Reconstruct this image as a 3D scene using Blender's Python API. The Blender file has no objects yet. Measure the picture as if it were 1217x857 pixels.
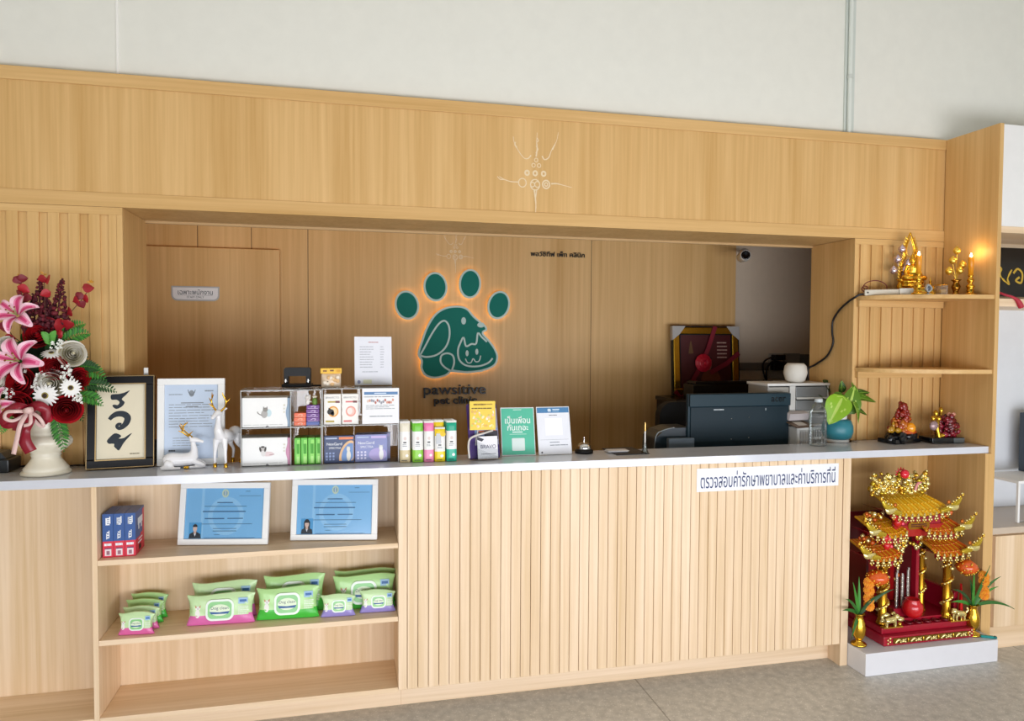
import bpy, math, random
from mathutils import Vector, Matrix, Euler
random.seed(7)
S = bpy.context.scene
COL = S.collection
PI = math.pi

# ------------------------------------------------------------------ camera
FPX, YAW, PITCH, ROLL, CD, CH = 850.4, .2273, .0341, .0055, 2.893, 1.55
_cy, _sy, _cp, _sp = math.cos(YAW), math.sin(YAW), math.cos(PITCH), math.sin(PITCH)
CF = Vector((_sy*_cp, _cy*_cp, -_sp)); _R0 = Vector((_cy, -_sy, 0)); _U0 = _R0.cross(CF)
CR = math.cos(ROLL)*_R0 + math.sin(ROLL)*_U0
CU = -math.sin(ROLL)*_R0 + math.cos(ROLL)*_U0
CAMP = Vector((0, -CD, CH))
def at(u, v, x=None, y=None, z=None):
    """the point of the room seen at a pixel of the photo, on one plane x, y or z"""
    d = CF + CR*((u-608.5)/FPX) + CU*((428.5-v)/FPX)
    if y is not None: t = (y-CAMP.y)/d.y
    elif z is not None: t = (z-CAMP.z)/d.z
    else: t = (x-CAMP.x)/d.x
    return CAMP + d*t
cd = bpy.data.cameras.new('camera'); cam = bpy.data.objects.new('camera', cd); COL.objects.link(cam)
cd.sensor_width = 36; cd.lens = FPX/1217*36; cd.clip_start = .02
cam.matrix_world = Matrix(((CR.x, CU.x, -CF.x, CAMP.x), (CR.y, CU.y, -CF.y, CAMP.y), (CR.z, CU.z, -CF.z, CAMP.z), (0, 0, 0, 1)))
S.camera = cam

# ------------------------------------------------------------------ materials
def lin(c):
    return c/12.92 if c <= .04045 else ((c+.055)/1.055)**2.4
def rgb(h):
    h = h.lstrip('#'); return tuple(lin(int(h[i:i+2], 16)/255) for i in (0, 2, 4)) + (1,)
_mats = {}
def mat(h, rough=.5, metal=0., spec=.5, emit=0., trans=0., bump=0., bscale=80., sub=0.):
    key = (h, rough, metal, spec, emit, trans, bump, bscale, sub)
    if key in _mats: return _mats[key]
    m = bpy.data.materials.new('m_'+h.strip('#')); m.use_nodes = True
    nt = m.node_tree; b = nt.nodes['Principled BSDF']
    b.inputs['Base Color'].default_value = rgb(h); b.inputs['Roughness'].default_value = rough
    b.inputs['Metallic'].default_value = metal; b.inputs['Specular IOR Level'].default_value = spec
    if emit: b.inputs['Emission Color'].default_value = rgb(h); b.inputs['Emission Strength'].default_value = emit
    if trans: b.inputs['Transmission Weight'].default_value = trans; b.inputs['IOR'].default_value = 1.4
    if sub:
        b.inputs['Subsurface Weight'].default_value = sub; b.inputs['Subsurface Radius'].default_value = (.02, .01, .005); b.inputs['Subsurface Scale'].default_value = .5
    # a little procedural unevenness of tone so no surface is perfectly flat
    tc = nt.nodes.new('ShaderNodeTexCoord'); n = nt.nodes.new('ShaderNodeTexNoise'); n.inputs['Scale'].default_value = 18; n.inputs['Detail'].default_value = 3
    nt.links.new(tc.outputs['Object'], n.inputs['Vector'])
    mx = nt.nodes.new('ShaderNodeMix'); mx.data_type = 'RGBA'; mx.blend_type = 'MULTIPLY'; mx.inputs['Factor'].default_value = 1
    r = nt.nodes.new('ShaderNodeValToRGB'); r.color_ramp.elements[0].color = (.93, .93, .93, 1); r.color_ramp.elements[1].color = (1, 1, 1, 1)
    nt.links.new(n.outputs['Fac'], r.inputs['Fac']); mx.inputs['A'].default_value = rgb(h)
    nt.links.new(r.outputs['Color'], mx.inputs['B']); nt.links.new(mx.outputs['Result'], b.inputs['Base Color'])
    if bump:
        n2 = nt.nodes.new('ShaderNodeTexNoise'); n2.inputs['Scale'].default_value = bscale; nt.links.new(tc.outputs['Object'], n2.inputs['Vector'])
        bp = nt.nodes.new('ShaderNodeBump'); bp.inputs['Strength'].default_value = bump; bp.inputs['Distance'].default_value = .004
        nt.links.new(n2.outputs['Fac'], bp.inputs['Height']); nt.links.new(bp.outputs['Normal'], b.inputs['Normal'])
    _mats[key] = m; return m

def wood(axis, tint=(1, 1, 1), name='oak_veneer'):
    """light oak veneer, straight grain along one axis"""
    m = bpy.data.materials.new(name); m.use_nodes = True; nt = m.node_tree; b = nt.nodes['Principled BSDF']
    tc = nt.nodes.new('ShaderNodeTexCoord'); mp = nt.nodes.new('ShaderNodeMapping')
    sc = [55., 55., 55.]; sc['xyz'.index(axis)] = 1.1
    mp.inputs['Scale'].default_value = sc; nt.links.new(tc.outputs['Object'], mp.inputs['Vector'])
    n = nt.nodes.new('ShaderNodeTexNoise'); n.inputs['Scale'].default_value = 1.0; n.inputs['Detail'].default_value = 5; n.inputs['Roughness'].default_value = .62
    nt.links.new(mp.outputs['Vector'], n.inputs['Vector'])
    mp2 = nt.nodes.new('ShaderNodeMapping'); sc2 = [9., 9., 9.]; sc2['xyz'.index(axis)] = .35
    mp2.inputs['Scale'].default_value = sc2; nt.links.new(tc.outputs['Object'], mp2.inputs['Vector'])
    n2 = nt.nodes.new('ShaderNodeTexNoise'); n2.inputs['Scale'].default_value = 1; n2.inputs['Detail'].default_value = 2
    nt.links.new(mp2.outputs['Vector'], n2.inputs['Vector'])
    add = nt.nodes.new('ShaderNodeMath'); add.operation = 'MULTIPLY_ADD'; add.inputs[1].default_value = .55
    nt.links.new(n.outputs['Fac'], add.inputs[0])
    sc_ = nt.nodes.new('ShaderNodeMath'); sc_.operation = 'MULTIPLY'; sc_.inputs[1].default_value = .45
    nt.links.new(n2.outputs['Fac'], sc_.inputs[0]); nt.links.new(sc_.outputs[0], add.inputs[2])
    r = nt.nodes.new('ShaderNodeValToRGB'); e = r.color_ramp.elements
    e[0].position = .34; e[0].color = (.58*tint[0], .342*tint[1], .118*tint[2], 1)
    e[1].position = .66; e[1].color = (.75*tint[0], .49*tint[1], .215*tint[2], 1)
    nt.links.new(add.outputs[0], r.inputs['Fac']); nt.links.new(r.outputs['Color'], b.inputs['Base Color'])
    b.inputs['Roughness'].default_value = .42; b.inputs['Specular IOR Level'].default_value = .35
    bp = nt.nodes.new('ShaderNodeBump'); bp.inputs['Strength'].default_value = .12; bp.inputs['Distance'].default_value = .002
    nt.links.new(n.outputs['Fac'], bp.inputs['Height']); nt.links.new(bp.outputs['Normal'], b.inputs['Normal'])
    return m
WV, WH = wood('z', name='oak_dimlit'), wood('x', name='oak_dimlit_cross')  # one oak throughout; this copy's deeper amber paints in dim, warm light
PV, PH = wood('z', (1.22, 1.47, 2.42), 'oak_daylit'), wood('x', (1.22, 1.47, 2.42), 'oak_daylit_cross')  # same oak, paler and bluer to paint in stronger daylight on the counter

def clear(name, tint=(1, 1, 1), refl=.9, base=.05, rough=.03):
    """thin clear acrylic or glass: lets light straight through, mirrors at grazing angles"""
    m = bpy.data.materials.new(name); m.use_nodes = True; nt = m.node_tree; nt.nodes.clear()
    o = nt.nodes.new('ShaderNodeOutputMaterial'); mx = nt.nodes.new('ShaderNodeMixShader')
    t = nt.nodes.new('ShaderNodeBsdfTransparent'); t.inputs['Color'].default_value = (*tint, 1)
    g = nt.nodes.new('ShaderNodeBsdfGlossy'); g.inputs['Roughness'].default_value = rough; g.inputs['Color'].default_value = (refl, refl, refl, 1)
    lw = nt.nodes.new('ShaderNodeLayerWeight'); lw.inputs['Blend'].default_value = .25
    ma = nt.nodes.new('ShaderNodeMath'); ma.operation = 'MULTIPLY_ADD'; ma.inputs[1].default_value = .7; ma.inputs[2].default_value = base
    nt.links.new(lw.outputs['Fresnel'], ma.inputs[0]); nt.links.new(ma.outputs[0], mx.inputs[0])
    nt.links.new(t.outputs[0], mx.inputs[1]); nt.links.new(g.outputs[0], mx.inputs[2]); nt.links.new(mx.outputs[0], o.inputs['Surface'])
    return m
ACR = clear('clear_acrylic', (.93, .94, .94), .8, .03)
ACRE = mat('#a9aaa6', .3)                       # the polished, milky edges of the acrylic
PET = clear('clear_bottle', (.90, .94, .95), .8, .07, .08)

def mk_floor():
    m = bpy.data.materials.new('speckled_vinyl'); m.use_nodes = True; nt = m.node_tree; b = nt.nodes['Principled BSDF']
    tc = nt.nodes.new('ShaderNodeTexCoord')
    v = nt.nodes.new('ShaderNodeTexVoronoi'); v.inputs['Scale'].default_value = 95; nt.links.new(tc.outputs['Object'], v.inputs['Vector'])
    r = nt.nodes.new('ShaderNodeValToRGB'); e = r.color_ramp.elements
    e[0].position = 0.12; e[0].color = rgb('#e4e2dd'); e[1].position = .30; e[1].color = rgb('#c6c3bc')
    nt.links.new(v.outputs['Distance'], r.inputs['Fac'])
    n = nt.nodes.new('ShaderNodeTexNoise'); n.inputs['Scale'].default_value = 30; n.inputs['Detail'].default_value = 6; nt.links.new(tc.outputs['Object'], n.inputs['Vector'])
    r2 = nt.nodes.new('ShaderNodeValToRGB'); r2.color_ramp.elements[0].color = (.72, .72, .71, 1); r2.color_ramp.elements[1].color = (1.05, 1.04, 1.02, 1)
    r2.color_ramp.elements[0].position = .3; r2.color_ramp.elements[1].position = .7
    nt.links.new(n.outputs['Fac'], r2.inputs['Fac'])
    mx = nt.nodes.new('ShaderNodeMix'); mx.data_type = 'RGBA'; mx.blend_type = 'MULTIPLY'; mx.inputs['Factor'].default_value = 1
    nt.links.new(r.outputs['Color'], mx.inputs['A']); nt.links.new(r2.outputs['Color'], mx.inputs['B'])
    br = nt.nodes.new('ShaderNodeTexBrick'); br.offset = 0; br.inputs['Scale'].default_value = 1
    br.inputs['Brick Width'].default_value = 2.0; br.inputs['Row Height'].default_value = 20; br.inputs['Mortar Size'].default_value = .0035
    br.inputs['Color1'].default_value = br.inputs['Color2'].default_value = (1, 1, 1, 1); br.inputs['Mortar'].default_value = (.55, .54, .52, 1)
    mp = nt.nodes.new('ShaderNodeMapping'); mp.inputs['Location'].default_value = (-1.27, 10.35, 0); nt.links.new(tc.outputs['Object'], mp.inputs['Vector']); nt.links.new(mp.outputs['Vector'], br.inputs['Vector'])
    m2 = nt.nodes.new('ShaderNodeMix'); m2.data_type = 'RGBA'; m2.blend_type = 'MULTIPLY'; m2.inputs['Factor'].default_value = 1
    nt.links.new(mx.outputs['Result'], m2.inputs['A']); nt.links.new(br.outputs['Color'], m2.inputs['B'])
    nt.links.new(m2.outputs['Result'], b.inputs['Base Color']); b.inputs['Roughness'].default_value = .4
    return m
WHITE = mat('#f3f3f1', .55); WALL = mat('#e8e8df', .85, bump=.03, bscale=200); QUARTZ = mat('#d3d6de', .15, spec=.6)
BLACK = mat('#0e0f11', .45, spec=.3); GOLD = mat('#e8b23c', .22, 1.); GOLDP = mat('#f4cf5a', .3, .85); CHROME = mat('#d8d8d8', .12, 1.)
PAPER = mat('#f2f2f4', .6); INK = mat('#3c4048', .7); GREYINK = mat('#8d949c', .7)

# ------------------------------------------------------------------ mesh builder
class MB:
    def __init__(s, M=None): s.v = []; s.f = []; s.m = []; s.s = []; s.mats = []; s.M = M or Matrix.Identity(4)
    def mi(s, m):
        if m not in s.mats: s.mats.append(m)
        return s.mats.index(m)
    def add(s, vs, fs, m, smooth=False):
        o = len(s.v); s.v += [tuple(s.M @ Vector(p)) for p in vs]; k = s.mi(m)
        for f in fs: s.f.append([o+i for i in f]); s.m.append(k); s.s.append(smooth)
        return s
    def box(s, x0, x1, y0, y1, z0, z1, m):
        vs = [(x, y, z) for z in (z0, z1) for y in (y0, y1) for x in (x0, x1)]
        return s.add(vs, [(0, 2, 3, 1), (4, 5, 7, 6), (0, 1, 5, 4), (2, 6, 7, 3), (0, 4, 6, 2), (1, 3, 7, 5)], m)
    def prism(s, pts, y0, y1, m, ax='y', smooth=False):
        n = len(pts)
        def P(p, t): return {'y': (p[0], t, p[1]), 'z': (p[0], p[1], t), 'x': (t, p[0], p[1])}[ax]
        vs = [P(p, y0) for p in pts] + [P(p, y1) for p in pts]
        fs = [list(range(n)), list(range(2*n-1, n-1, -1))]
        s.add(vs, fs, m)
        return s.add(vs, [(i, i+n, (i+1) % n+n, (i+1) % n) for i in range(n)], m, smooth)
    def flat(s, pts, y, m): return s.add([(p[0], y, p[1]) for p in pts], [list(range(len(pts)))], m)
    def rect(s, x0, x1, z0, z1, y, m): return s.flat([(x0, z0), (x1, z0), (x1, z1), (x0, z1)], y, m)
    def stroke(s, pts, w, y, m):
        n = len(pts); W = w if isinstance(w, (list, tuple)) else [w]*n; vs = []
        for i, p in enumerate(pts):
            a = pts[max(i-1, 0)]; b = pts[min(i+1, n-1)]; dx, dz = b[0]-a[0], b[1]-a[1]; L = math.hypot(dx, dz) or 1
            nx, nz = -dz/L*W[i]/2, dx/L*W[i]/2
            vs += [(p[0]+nx, y, p[1]+nz), (p[0]-nx, y, p[1]-nz)]
        return s.add(vs, [(2*i, 2*i+1, 2*i+3, 2*i+2) for i in range(n-1)], m)
    def tube(s, pts, r, m, n=8, closed=False, flat=1.):
        pts = [Vector(p) for p in pts]; N = len(pts); R = r if isinstance(r, (list, tuple)) else [r]*N
        vs = []; up = None
        for i, p in enumerate(pts):
            if closed: t = (pts[(i+1) % N]-pts[i-1])
            else: t = pts[min(i+1, N-1)]-pts[max(i-1, 0)]
            t = t.normalized() if t.length > 1e-9 else Vector((0, 0, 1))
            if up is None: up = Vector((0, 1, 0)) if abs(t.y) < .9 else Vector((1, 0, 0))
            a = (up - t*up.dot(t)); a = a.normalized() if a.length > 1e-6 else t.orthogonal().normalized(); up = a; b = t.cross(a)
            vs += [p + (a*math.cos(2*PI*k/n)*flat + b*math.sin(2*PI*k/n))*R[i] for k in range(n)]
        fs = [(i*n+k, i*n+(k+1) % n, (i+1) % N*n+(k+1) % n, (i+1) % N*n+k) for i in range(N if closed else N-1) for k in range(n)]
        s.add(vs, fs, m, True)
        if not closed: s.add([vs[k] for k in range(n)], [list(range(n-1, -1, -1))], m); s.add([vs[(N-1)*n+k] for k in range(n)], [list(range(n))], m)
        return s
    def lathe(s, prof, m, n=32, c=(0, 0, 0), sx=1, sy=1, lob=0, lobn=8, lobz=None):
        vs = []
        for r, z in prof:
            for k in range(n):
                a = 2*PI*k/n; q = 1
                if lob and lobz and lobz[0] < z < lobz[1]: q = 1 + lob*abs(math.sin(lobn*a/2))*math.sin(PI*(z-lobz[0])/(lobz[1]-lobz[0]))
                vs.append((c[0]+r*q*sx*math.cos(a), c[1]+r*q*sy*math.sin(a), c[2]+z))
        N = len(prof)
        s.add(vs, [(i*n+k, i*n+(k+1) % n, (i+1)*n+(k+1) % n, (i+1)*n+k) for i in range(N-1) for k in range(n)], m, True)
        if prof[0][0] > 1e-5: s.add(vs[:n], [list(range(n-1, -1, -1))], m)
        if prof[-1][0] > 1e-5: s.add(vs[-n:], [list(range(n))], m)
        return s
    def ball(s, c, r, m, n=12, k=8, bumpy=0.):
        rx, ry, rz = r if isinstance(r, (list, tuple)) else (r, r, r); vs = []
        for i in range(k+1):
            t = PI*i/k
            for j in range(n):
                a = 2*PI*j/n; q = 1 + (random.uniform(-bumpy, bumpy) if bumpy else 0)
                vs.append((c[0]+rx*q*math.sin(t)*math.cos(a), c[1]+ry*q*math.sin(t)*math.sin(a), c[2]+rz*q*math.cos(t)))
        return s.add(vs, [(i*n+j, (i+1)*n+j, (i+1)*n+(j+1) % n, i*n+(j+1) % n) for i in range(k) for j in range(n)], m, True)
    def sheet(s, fn, nu, nv, m, mfn=None):
        vs = [fn(i/nu, j/nv) for j in range(nv+1) for i in range(nu+1)]; w = nu+1
        o = len(s.v); s.v += [tuple(s.M @ Vector(p)) for p in vs]
        for j in range(nv):
            for i in range(nu):
                s.f.append([o+j*w+i, o+j*w+i+1, o+(j+1)*w+i+1, o+(j+1)*w+i]); s.m.append(s.mi(mfn((i+.5)/nu, (j+.5)/nv) if mfn else m)); s.s.append(True)
        return s
    def text(s, body, cx, cz, y, m, w=None, h=None, bold=0., extrude=0., rot=0., shear=0.):
        """lettering facing -y, centred on cx, cz, fitted to a width (or a height)"""
        cu = bpy.data.curves.new('t', 'FONT'); cu.body = body; cu.size = 1; cu.offset = bold; cu.extrude = 0; cu.resolution_u = 4; cu.shear = shear
        o = bpy.data.objects.new('t', cu); COL.objects.link(o)
        me = bpy.data.meshes.new_from_object(o.evaluated_get(bpy.context.evaluated_depsgraph_get()))
        xs = [v.co.x for v in me.vertices]; ys = [v.co.y for v in me.vertices]
        if xs:
            mx, my = (min(xs)+max(xs))/2, (min(ys)+max(ys))/2; k = (w/(max(xs)-min(xs))) if w else h/(max(ys)-min(ys))
            ky = h/(max(ys)-min(ys)) if h else k
            ca, sa = math.cos(rot), math.sin(rot); V = []
            for v in me.vertices:
                a, b = (v.co.x-mx)*k, (v.co.y-my)*ky; V.append((cx+a*ca-b*sa, cz+a*sa+b*ca))
            F = [list(p.vertices) for p in me.polygons]
            s.add([(a, y, b) for a, b in V], F, m)
            if extrude:
                n = len(V); e = {}
                for f in F:
                    for i in range(len(f)):
                        a, b = f[i], f[(i+1) % len(f)]
                        if (b, a) in e: del e[(b, a)]
                        else: e[(a, b)] = 1
                s.add([(a, y, b) for a, b in V]+[(a, y+extrude, b) for a, b in V], [(a, a+n, b+n, b) for a, b in e], m)
        bpy.data.objects.remove(o); bpy.data.curves.remove(cu); bpy.data.meshes.remove(me)
        return s
    def rows(s, x0, x1, z0, z1, n, y, m, h=.5, seed=1, ragged=.35):
        """lines of small print too small to read"""
        rd = random.Random(seed); st = (z1-z0)/n
        for i in range(n):
            z = z1-(i+.5)*st; a = x0; e = x1-rd.random()*ragged*(x1-x0)
            while a < e-.001:
                b = min(e, a+rd.uniform(.08, .3)*(x1-x0)); s.rect(a, b, z-st*h/2, z+st*h/2, y, m); a = b+(x1-x0)*.02
        return s
    def build(s, name, parent=None, bevel=0., loc=None, subs=0, remesh=0., solid=0., seg=2):
        me = bpy.data.meshes.new(name); me.from_pydata(s.v, [], s.f); 
        for m in s.mats: me.materials.append(m)
        me.polygons.foreach_set('material_index', s.m); me.polygons.foreach_set('use_smooth', s.s); me.update()
        o = bpy.data.objects.new(name, me); COL.objects.link(o)
        if parent is not None: o.parent = parent
        if loc is not None: o.location = loc
        if solid: d = o.modifiers.new('solid', 'SOLIDIFY'); d.thickness = solid; d.offset = 0
        if remesh:
            d = o.modifiers.new('fuse', 'REMESH'); d.mode = 'VOXEL'; d.voxel_size = remesh; d.use_smooth_shade = True
            d = o.modifiers.new('soft', 'SMOOTH'); d.iterations = 4
        if bevel: d = o.modifiers.new('bevel', 'BEVEL'); d.width = bevel; d.segments = seg; d.limit_method = 'ANGLE'; d.harden_normals = False
        if subs: d = o.modifiers.new('subs', 'SUBSURF'); d.levels = subs; d.render_levels = subs
        return o

def tag(o, label=None, cat=None, group=None, kind=None):
    if label: o['label'] = label
    if cat: o['category'] = cat
    if group: o['group'] = group
    if kind: o['kind'] = kind
    return o
def thing(name, label, cat, loc=(0, 0, 0), rz=0., group=None, tilt=0.):
    o = bpy.data.objects.new(name, None); COL.objects.link(o); o.empty_display_size = .05
    o.location = loc; o.rotation_euler = (tilt, 0, rz); return tag(o, label, cat, group)
def struct(o): o['kind'] = 'structure'; return o
def copy_thing(root, loc, rz=None, label=None, group=None):
    r = root.copy(); COL.objects.link(r); r.location = loc
    if rz is not None: r.rotation_euler = (root.rotation_euler[0], 0, rz)
    if label: r['label'] = label
    if group: r['group'] = group
    for ch in list(root.children):
        c = ch.copy(); COL.objects.link(c); c.parent = r
        for g in list(ch.children):
            d = g.copy(); COL.objects.link(d); d.parent = c
    return r
def ellipse(cx, cz, rx, rz, rot=0., n=32):
    c, s = math.cos(rot), math.sin(rot)
    return [(cx+rx*math.cos(t)*c-rz*math.sin(t)*s, cz+rx*math.cos(t)*s+rz*math.sin(t)*c) for t in (2*PI*i/n for i in range(n))]
def rr(x0, x1, z0, z1, r, n=5):
    out = []
    for cx, cz, a0 in ((x1-r, z0+r, -PI/2), (x1-r, z1-r, 0), (x0+r, z1-r, PI/2), (x0+r, z0+r, PI)):
        out += [(cx+r*math.cos(a0+PI/2*i/n), cz+r*math.sin(a0+PI/2*i/n)) for i in range(n+1)]
    return out
def spline(pts, n=6, closed=False):
    """Catmull-Rom through points of any dimension"""
    out = []; N = len(pts); D = len(pts[0])
    for i in range(N if closed else N-1):
        p0, p1, p2, p3 = (pts[(i-1) % N] if closed or i else pts[0]), pts[i], pts[(i+1) % N], (pts[(i+2) % N] if closed or i+2 < N else pts[-1])
        for k in range(n):
            t = k/n
            out.append(tuple(.5*(2*p1[d]+(p2[d]-p0[d])*t+(2*p0[d]-5*p1[d]+4*p2[d]-p3[d])*t*t+(3*p1[d]-p0[d]-3*p2[d]+p3[d])*t**3) for d in range(D)))
    if not closed: out.append(tuple(pts[-1]))
    return out
def basis_to(d, up=(0, 0, 1)):
    d = Vector(d).normalized(); return d.to_track_quat('Z', 'Y').to_matrix().to_4x4()
def base2(u1, v1, u2, v2, z):
    p, q = at(u1, v1, z=z), at(u2, v2, z=z); d = q-p
    return (p+q)/2, math.atan2(d.y, d.x), d.length
def place(p, d=(0, 0, 1), s=1., spin=0.):
    return Matrix.Translation(Vector(p)) @ basis_to(d) @ Matrix.Rotation(spin, 4, 'Z') @ Matrix.Scale(s, 4)
# ================================================================== the room
C, CT, ZT, ZO = 1.02, .0325, 2.593, 2.0625        # worktop height and thickness, bulkhead top, opening top
YB, YSO, YW = .302, .654, 1.50                    # bulkhead face, back of its reveal, office back wall
XL, XO, XR = -.883, 2.54, 3.0855                  # opening left and right, tall side panel
b = MB(); b.box(-3, 5.2, -6.5, 1.9, -.08, 0, mk_floor()); struct(b.build('floor'))
b = MB(); b.box(-3, 5.2, -6.5, 1.9, 3.9, 3.98, mat('#f4f3ee', .8)); struct(b.build('ceiling'))
b = MB(); b.box(-3.1, -3, -6.5, 1.9, 0, 3.9, WALL); struct(b.build('wall_left'))
b = MB(); b.box(5.1, 5.2, -6.5, 1.9, 0, 3.9, WALL); struct(b.build('wall_right'))
# white wall above the bulkhead, with a panel seam on the left
b = MB(); b.box(-3, 5.1, .36, .66, 2.602, 3.9, WALL); struct(b.build('wall_upper'))
s_ = MB(); s_.prism([(-.914, .36), (-.902, .36), (-.904, .3545), (-.912, .3545)], 2.602, 3.9, mat('#f4f3ee', .7), ax='z'); struct(s_.build('trim_1'))
# surface conduit on the upper wall at the right
b = MB(); x = 2.526
b.box(x-.028, x+.03, .352, .36, 2.603, 3.9, mat('#cfd6cf', .6)); b.tube([(x-.006, .341, 2.603), (x-.006, .341, 3.88)], .011, mat('#dfe5de', .5), 10)
b.tube([(x-.006, .341, 2.88), (x-.006, .341, 2.9)], .014, mat('#d0d6cf', .5), 10)
tag(b.build('wall_conduit'), 'pale vertical cable conduit running up the white wall above the wood bulkhead', 'conduit')
# office behind: wooden back wall, white wall to its right
b = MB(); b.box(-3, 2.567, YW, YW+.1, 0, 2.6, WV)
for u in (235, 299, 366, 703): 
    p = at(u, 300, y=YW); b.box(p.x-.0018, p.x+.0018, YW-.0008, YW, 0, 2.6, mat('#5a4024', .7))
struct(b.build('wall_rear'))
b = MB(); b.box(2.567, 5.1, YW+.06, YW+.16, 0, 2.6, mat('#e4d3bc', .85)); struct(b.build('wall_rear_white'))
b = MB(); b.box(-3, 5.1, YSO, 1.66, 2.6, 2.66, WH); struct(b.build('unseen_ceiling_office'))  # unseen; this ceiling and the side walls take wood for a warmer, dimmer bounce
b = MB(); b.box(-3, -1.6, .66, 1.5, 0, 2.6, WV); struct(b.build('unseen_wall_office_left'))
b = MB(); b.box(3.75, 3.85, .66, 1.56, 0, 2.6, WV); struct(b.build('wall_office_right'))
# bulkhead fascia with its trims, reveal and soffit
b = MB(); b.box(-3, XR, YB+.006, YSO, ZO, ZT, WV); bul = struct(b.build('wall_bulkhead'))
b = MB(); b.box(-3, XR, YB, YB+.02, ZT-.05, ZT+.002, WH); struct(b.build('trim_2', bevel=.0015))
b = MB(); b.box(-3, XR, YB, YB+.02, ZO-.001, ZO+.056, WH); struct(b.build('trim_3', bevel=.0015))
b = MB(); b.box(XL, XO, YSO-.012, YSO+.002, ZO-.012, ZO-.0005, mat('#c9a878', .5)); struct(b.build('trim_4'))
b = MB(); b.box(-2.99, XL, YB+.012, YSO, C+.001, ZO-.0015, WV); struct(b.build('wall_column_left'))
b = MB(); b.box(XO, XO+.02, YB+.012, YSO, C+.001, ZO-.0015, WV); b.box(XO+.02, XR, YB+.024, YSO, C+.001, ZO-.0015, WV); struct(b.build('wall_column_right'))
def slats(name, x0, x1, z0, z1, pitch, ledge, phase=0):
    b = MB(); x = x0 + phase
    b.box(x0, x1, YB+.0095, YB+.0118, z0, z1, WV)
    b.box(x0, x1, YB, YB+.0095, z1-.03, z1, WH)
    b.box(x0 if ledge == 'L' else x1-.022, x0+.022 if ledge == 'L' else x1, YB, YB+.0095, z0, z1-.03, WV)
    while x < x1-.03:
        b.box(max(x, x0+(.0225 if ledge == 'L' else 0)), min(x+pitch*.56, x1-(.0225 if ledge == 'R' else .0005)), YB, YB+.0095, z0, z1-.03, WV); x += pitch
    return struct(b.build(name, bevel=.001))
slats('wall_panel_left', -2.99, XL, C+.001, ZO-.002, .073, 'R', .012)
slats('wall_panel_right', XO, XR-.001, C+.001, ZO-.002, .0665, 'L', .035)

# ------------------------------------------------------------------ door of the staff room
door = thing('door_1', None, None, (0, 0, 0)); door['kind'] = 'structure'
b = MB(); b.box(-1.27, -.376, YW-.045, YW-.006, .0, 2.04, WV); b.build('door_leaf', door, bevel=.002)
# ------------------------------------------------------------------ counter
cnt = thing('reception_counter', 'long light oak reception counter with vertical slatted front under the white worktop', 'counter')
b = MB(); x = .2013; e = .2379
while x < 2.262:
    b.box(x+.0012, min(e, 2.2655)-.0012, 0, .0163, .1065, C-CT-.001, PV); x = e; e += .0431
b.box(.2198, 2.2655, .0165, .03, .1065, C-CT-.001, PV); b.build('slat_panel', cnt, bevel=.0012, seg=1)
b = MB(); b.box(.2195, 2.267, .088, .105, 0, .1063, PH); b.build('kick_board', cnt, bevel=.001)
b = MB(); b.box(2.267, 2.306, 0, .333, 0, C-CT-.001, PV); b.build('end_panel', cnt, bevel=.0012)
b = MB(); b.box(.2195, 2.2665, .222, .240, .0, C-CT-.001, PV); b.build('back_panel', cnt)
# white worktop, one continuous slab
b = MB(); b.prism([(-2.99, -.006), (3.0795, -.006), (3.0795, YB-.001), (XO+.004, YB-.001), (XO+.004, .247), (XL-.004, .247), (XL-.004, YB-.001), (-2.99, YB-.001)], C-CT, C, QUARTZ, ax='z')
wt = tag(b.build('worktop', bevel=.002), 'glossy white stone worktop along the top of the oak counter', 'worktop')
# bookcase built into the counter
bc = thing('bookcase', 'open light oak bookcase with three shelves at the left end of the counter', 'bookcase')
zt = C-CT-.001
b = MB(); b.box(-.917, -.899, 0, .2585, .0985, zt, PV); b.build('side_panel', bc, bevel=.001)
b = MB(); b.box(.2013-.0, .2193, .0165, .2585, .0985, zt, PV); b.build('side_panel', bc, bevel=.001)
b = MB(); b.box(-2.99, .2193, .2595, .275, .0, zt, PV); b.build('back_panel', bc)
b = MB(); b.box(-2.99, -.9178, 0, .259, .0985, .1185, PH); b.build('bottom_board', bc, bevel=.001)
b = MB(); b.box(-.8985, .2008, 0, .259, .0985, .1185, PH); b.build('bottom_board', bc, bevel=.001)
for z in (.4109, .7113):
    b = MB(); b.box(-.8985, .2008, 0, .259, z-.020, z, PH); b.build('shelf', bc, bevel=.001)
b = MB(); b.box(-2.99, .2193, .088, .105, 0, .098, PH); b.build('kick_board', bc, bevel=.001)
# tall side panel at the right end with its lower thick post
tp = thing('tall_side_panel', 'tall oak end panel standing full height between the altar shelves and the white cabinets', 'panel')
b = MB(); b.box(3.0805, 3.103, -.02, YB-.001, C+.001, ZT, WV); b.box(XR+.0005, 3.103, YB-.001, .355, C, ZT, WV); b.build('upper_panel', tp, bevel=.001)
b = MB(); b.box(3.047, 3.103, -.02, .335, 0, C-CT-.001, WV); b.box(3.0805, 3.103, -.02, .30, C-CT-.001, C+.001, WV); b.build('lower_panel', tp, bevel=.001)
b = MB(); b.box(2.3065, 3.0465, .335, .352, 0, C-CT-.001, WV); struct(b.build('wall_niche'))
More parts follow.
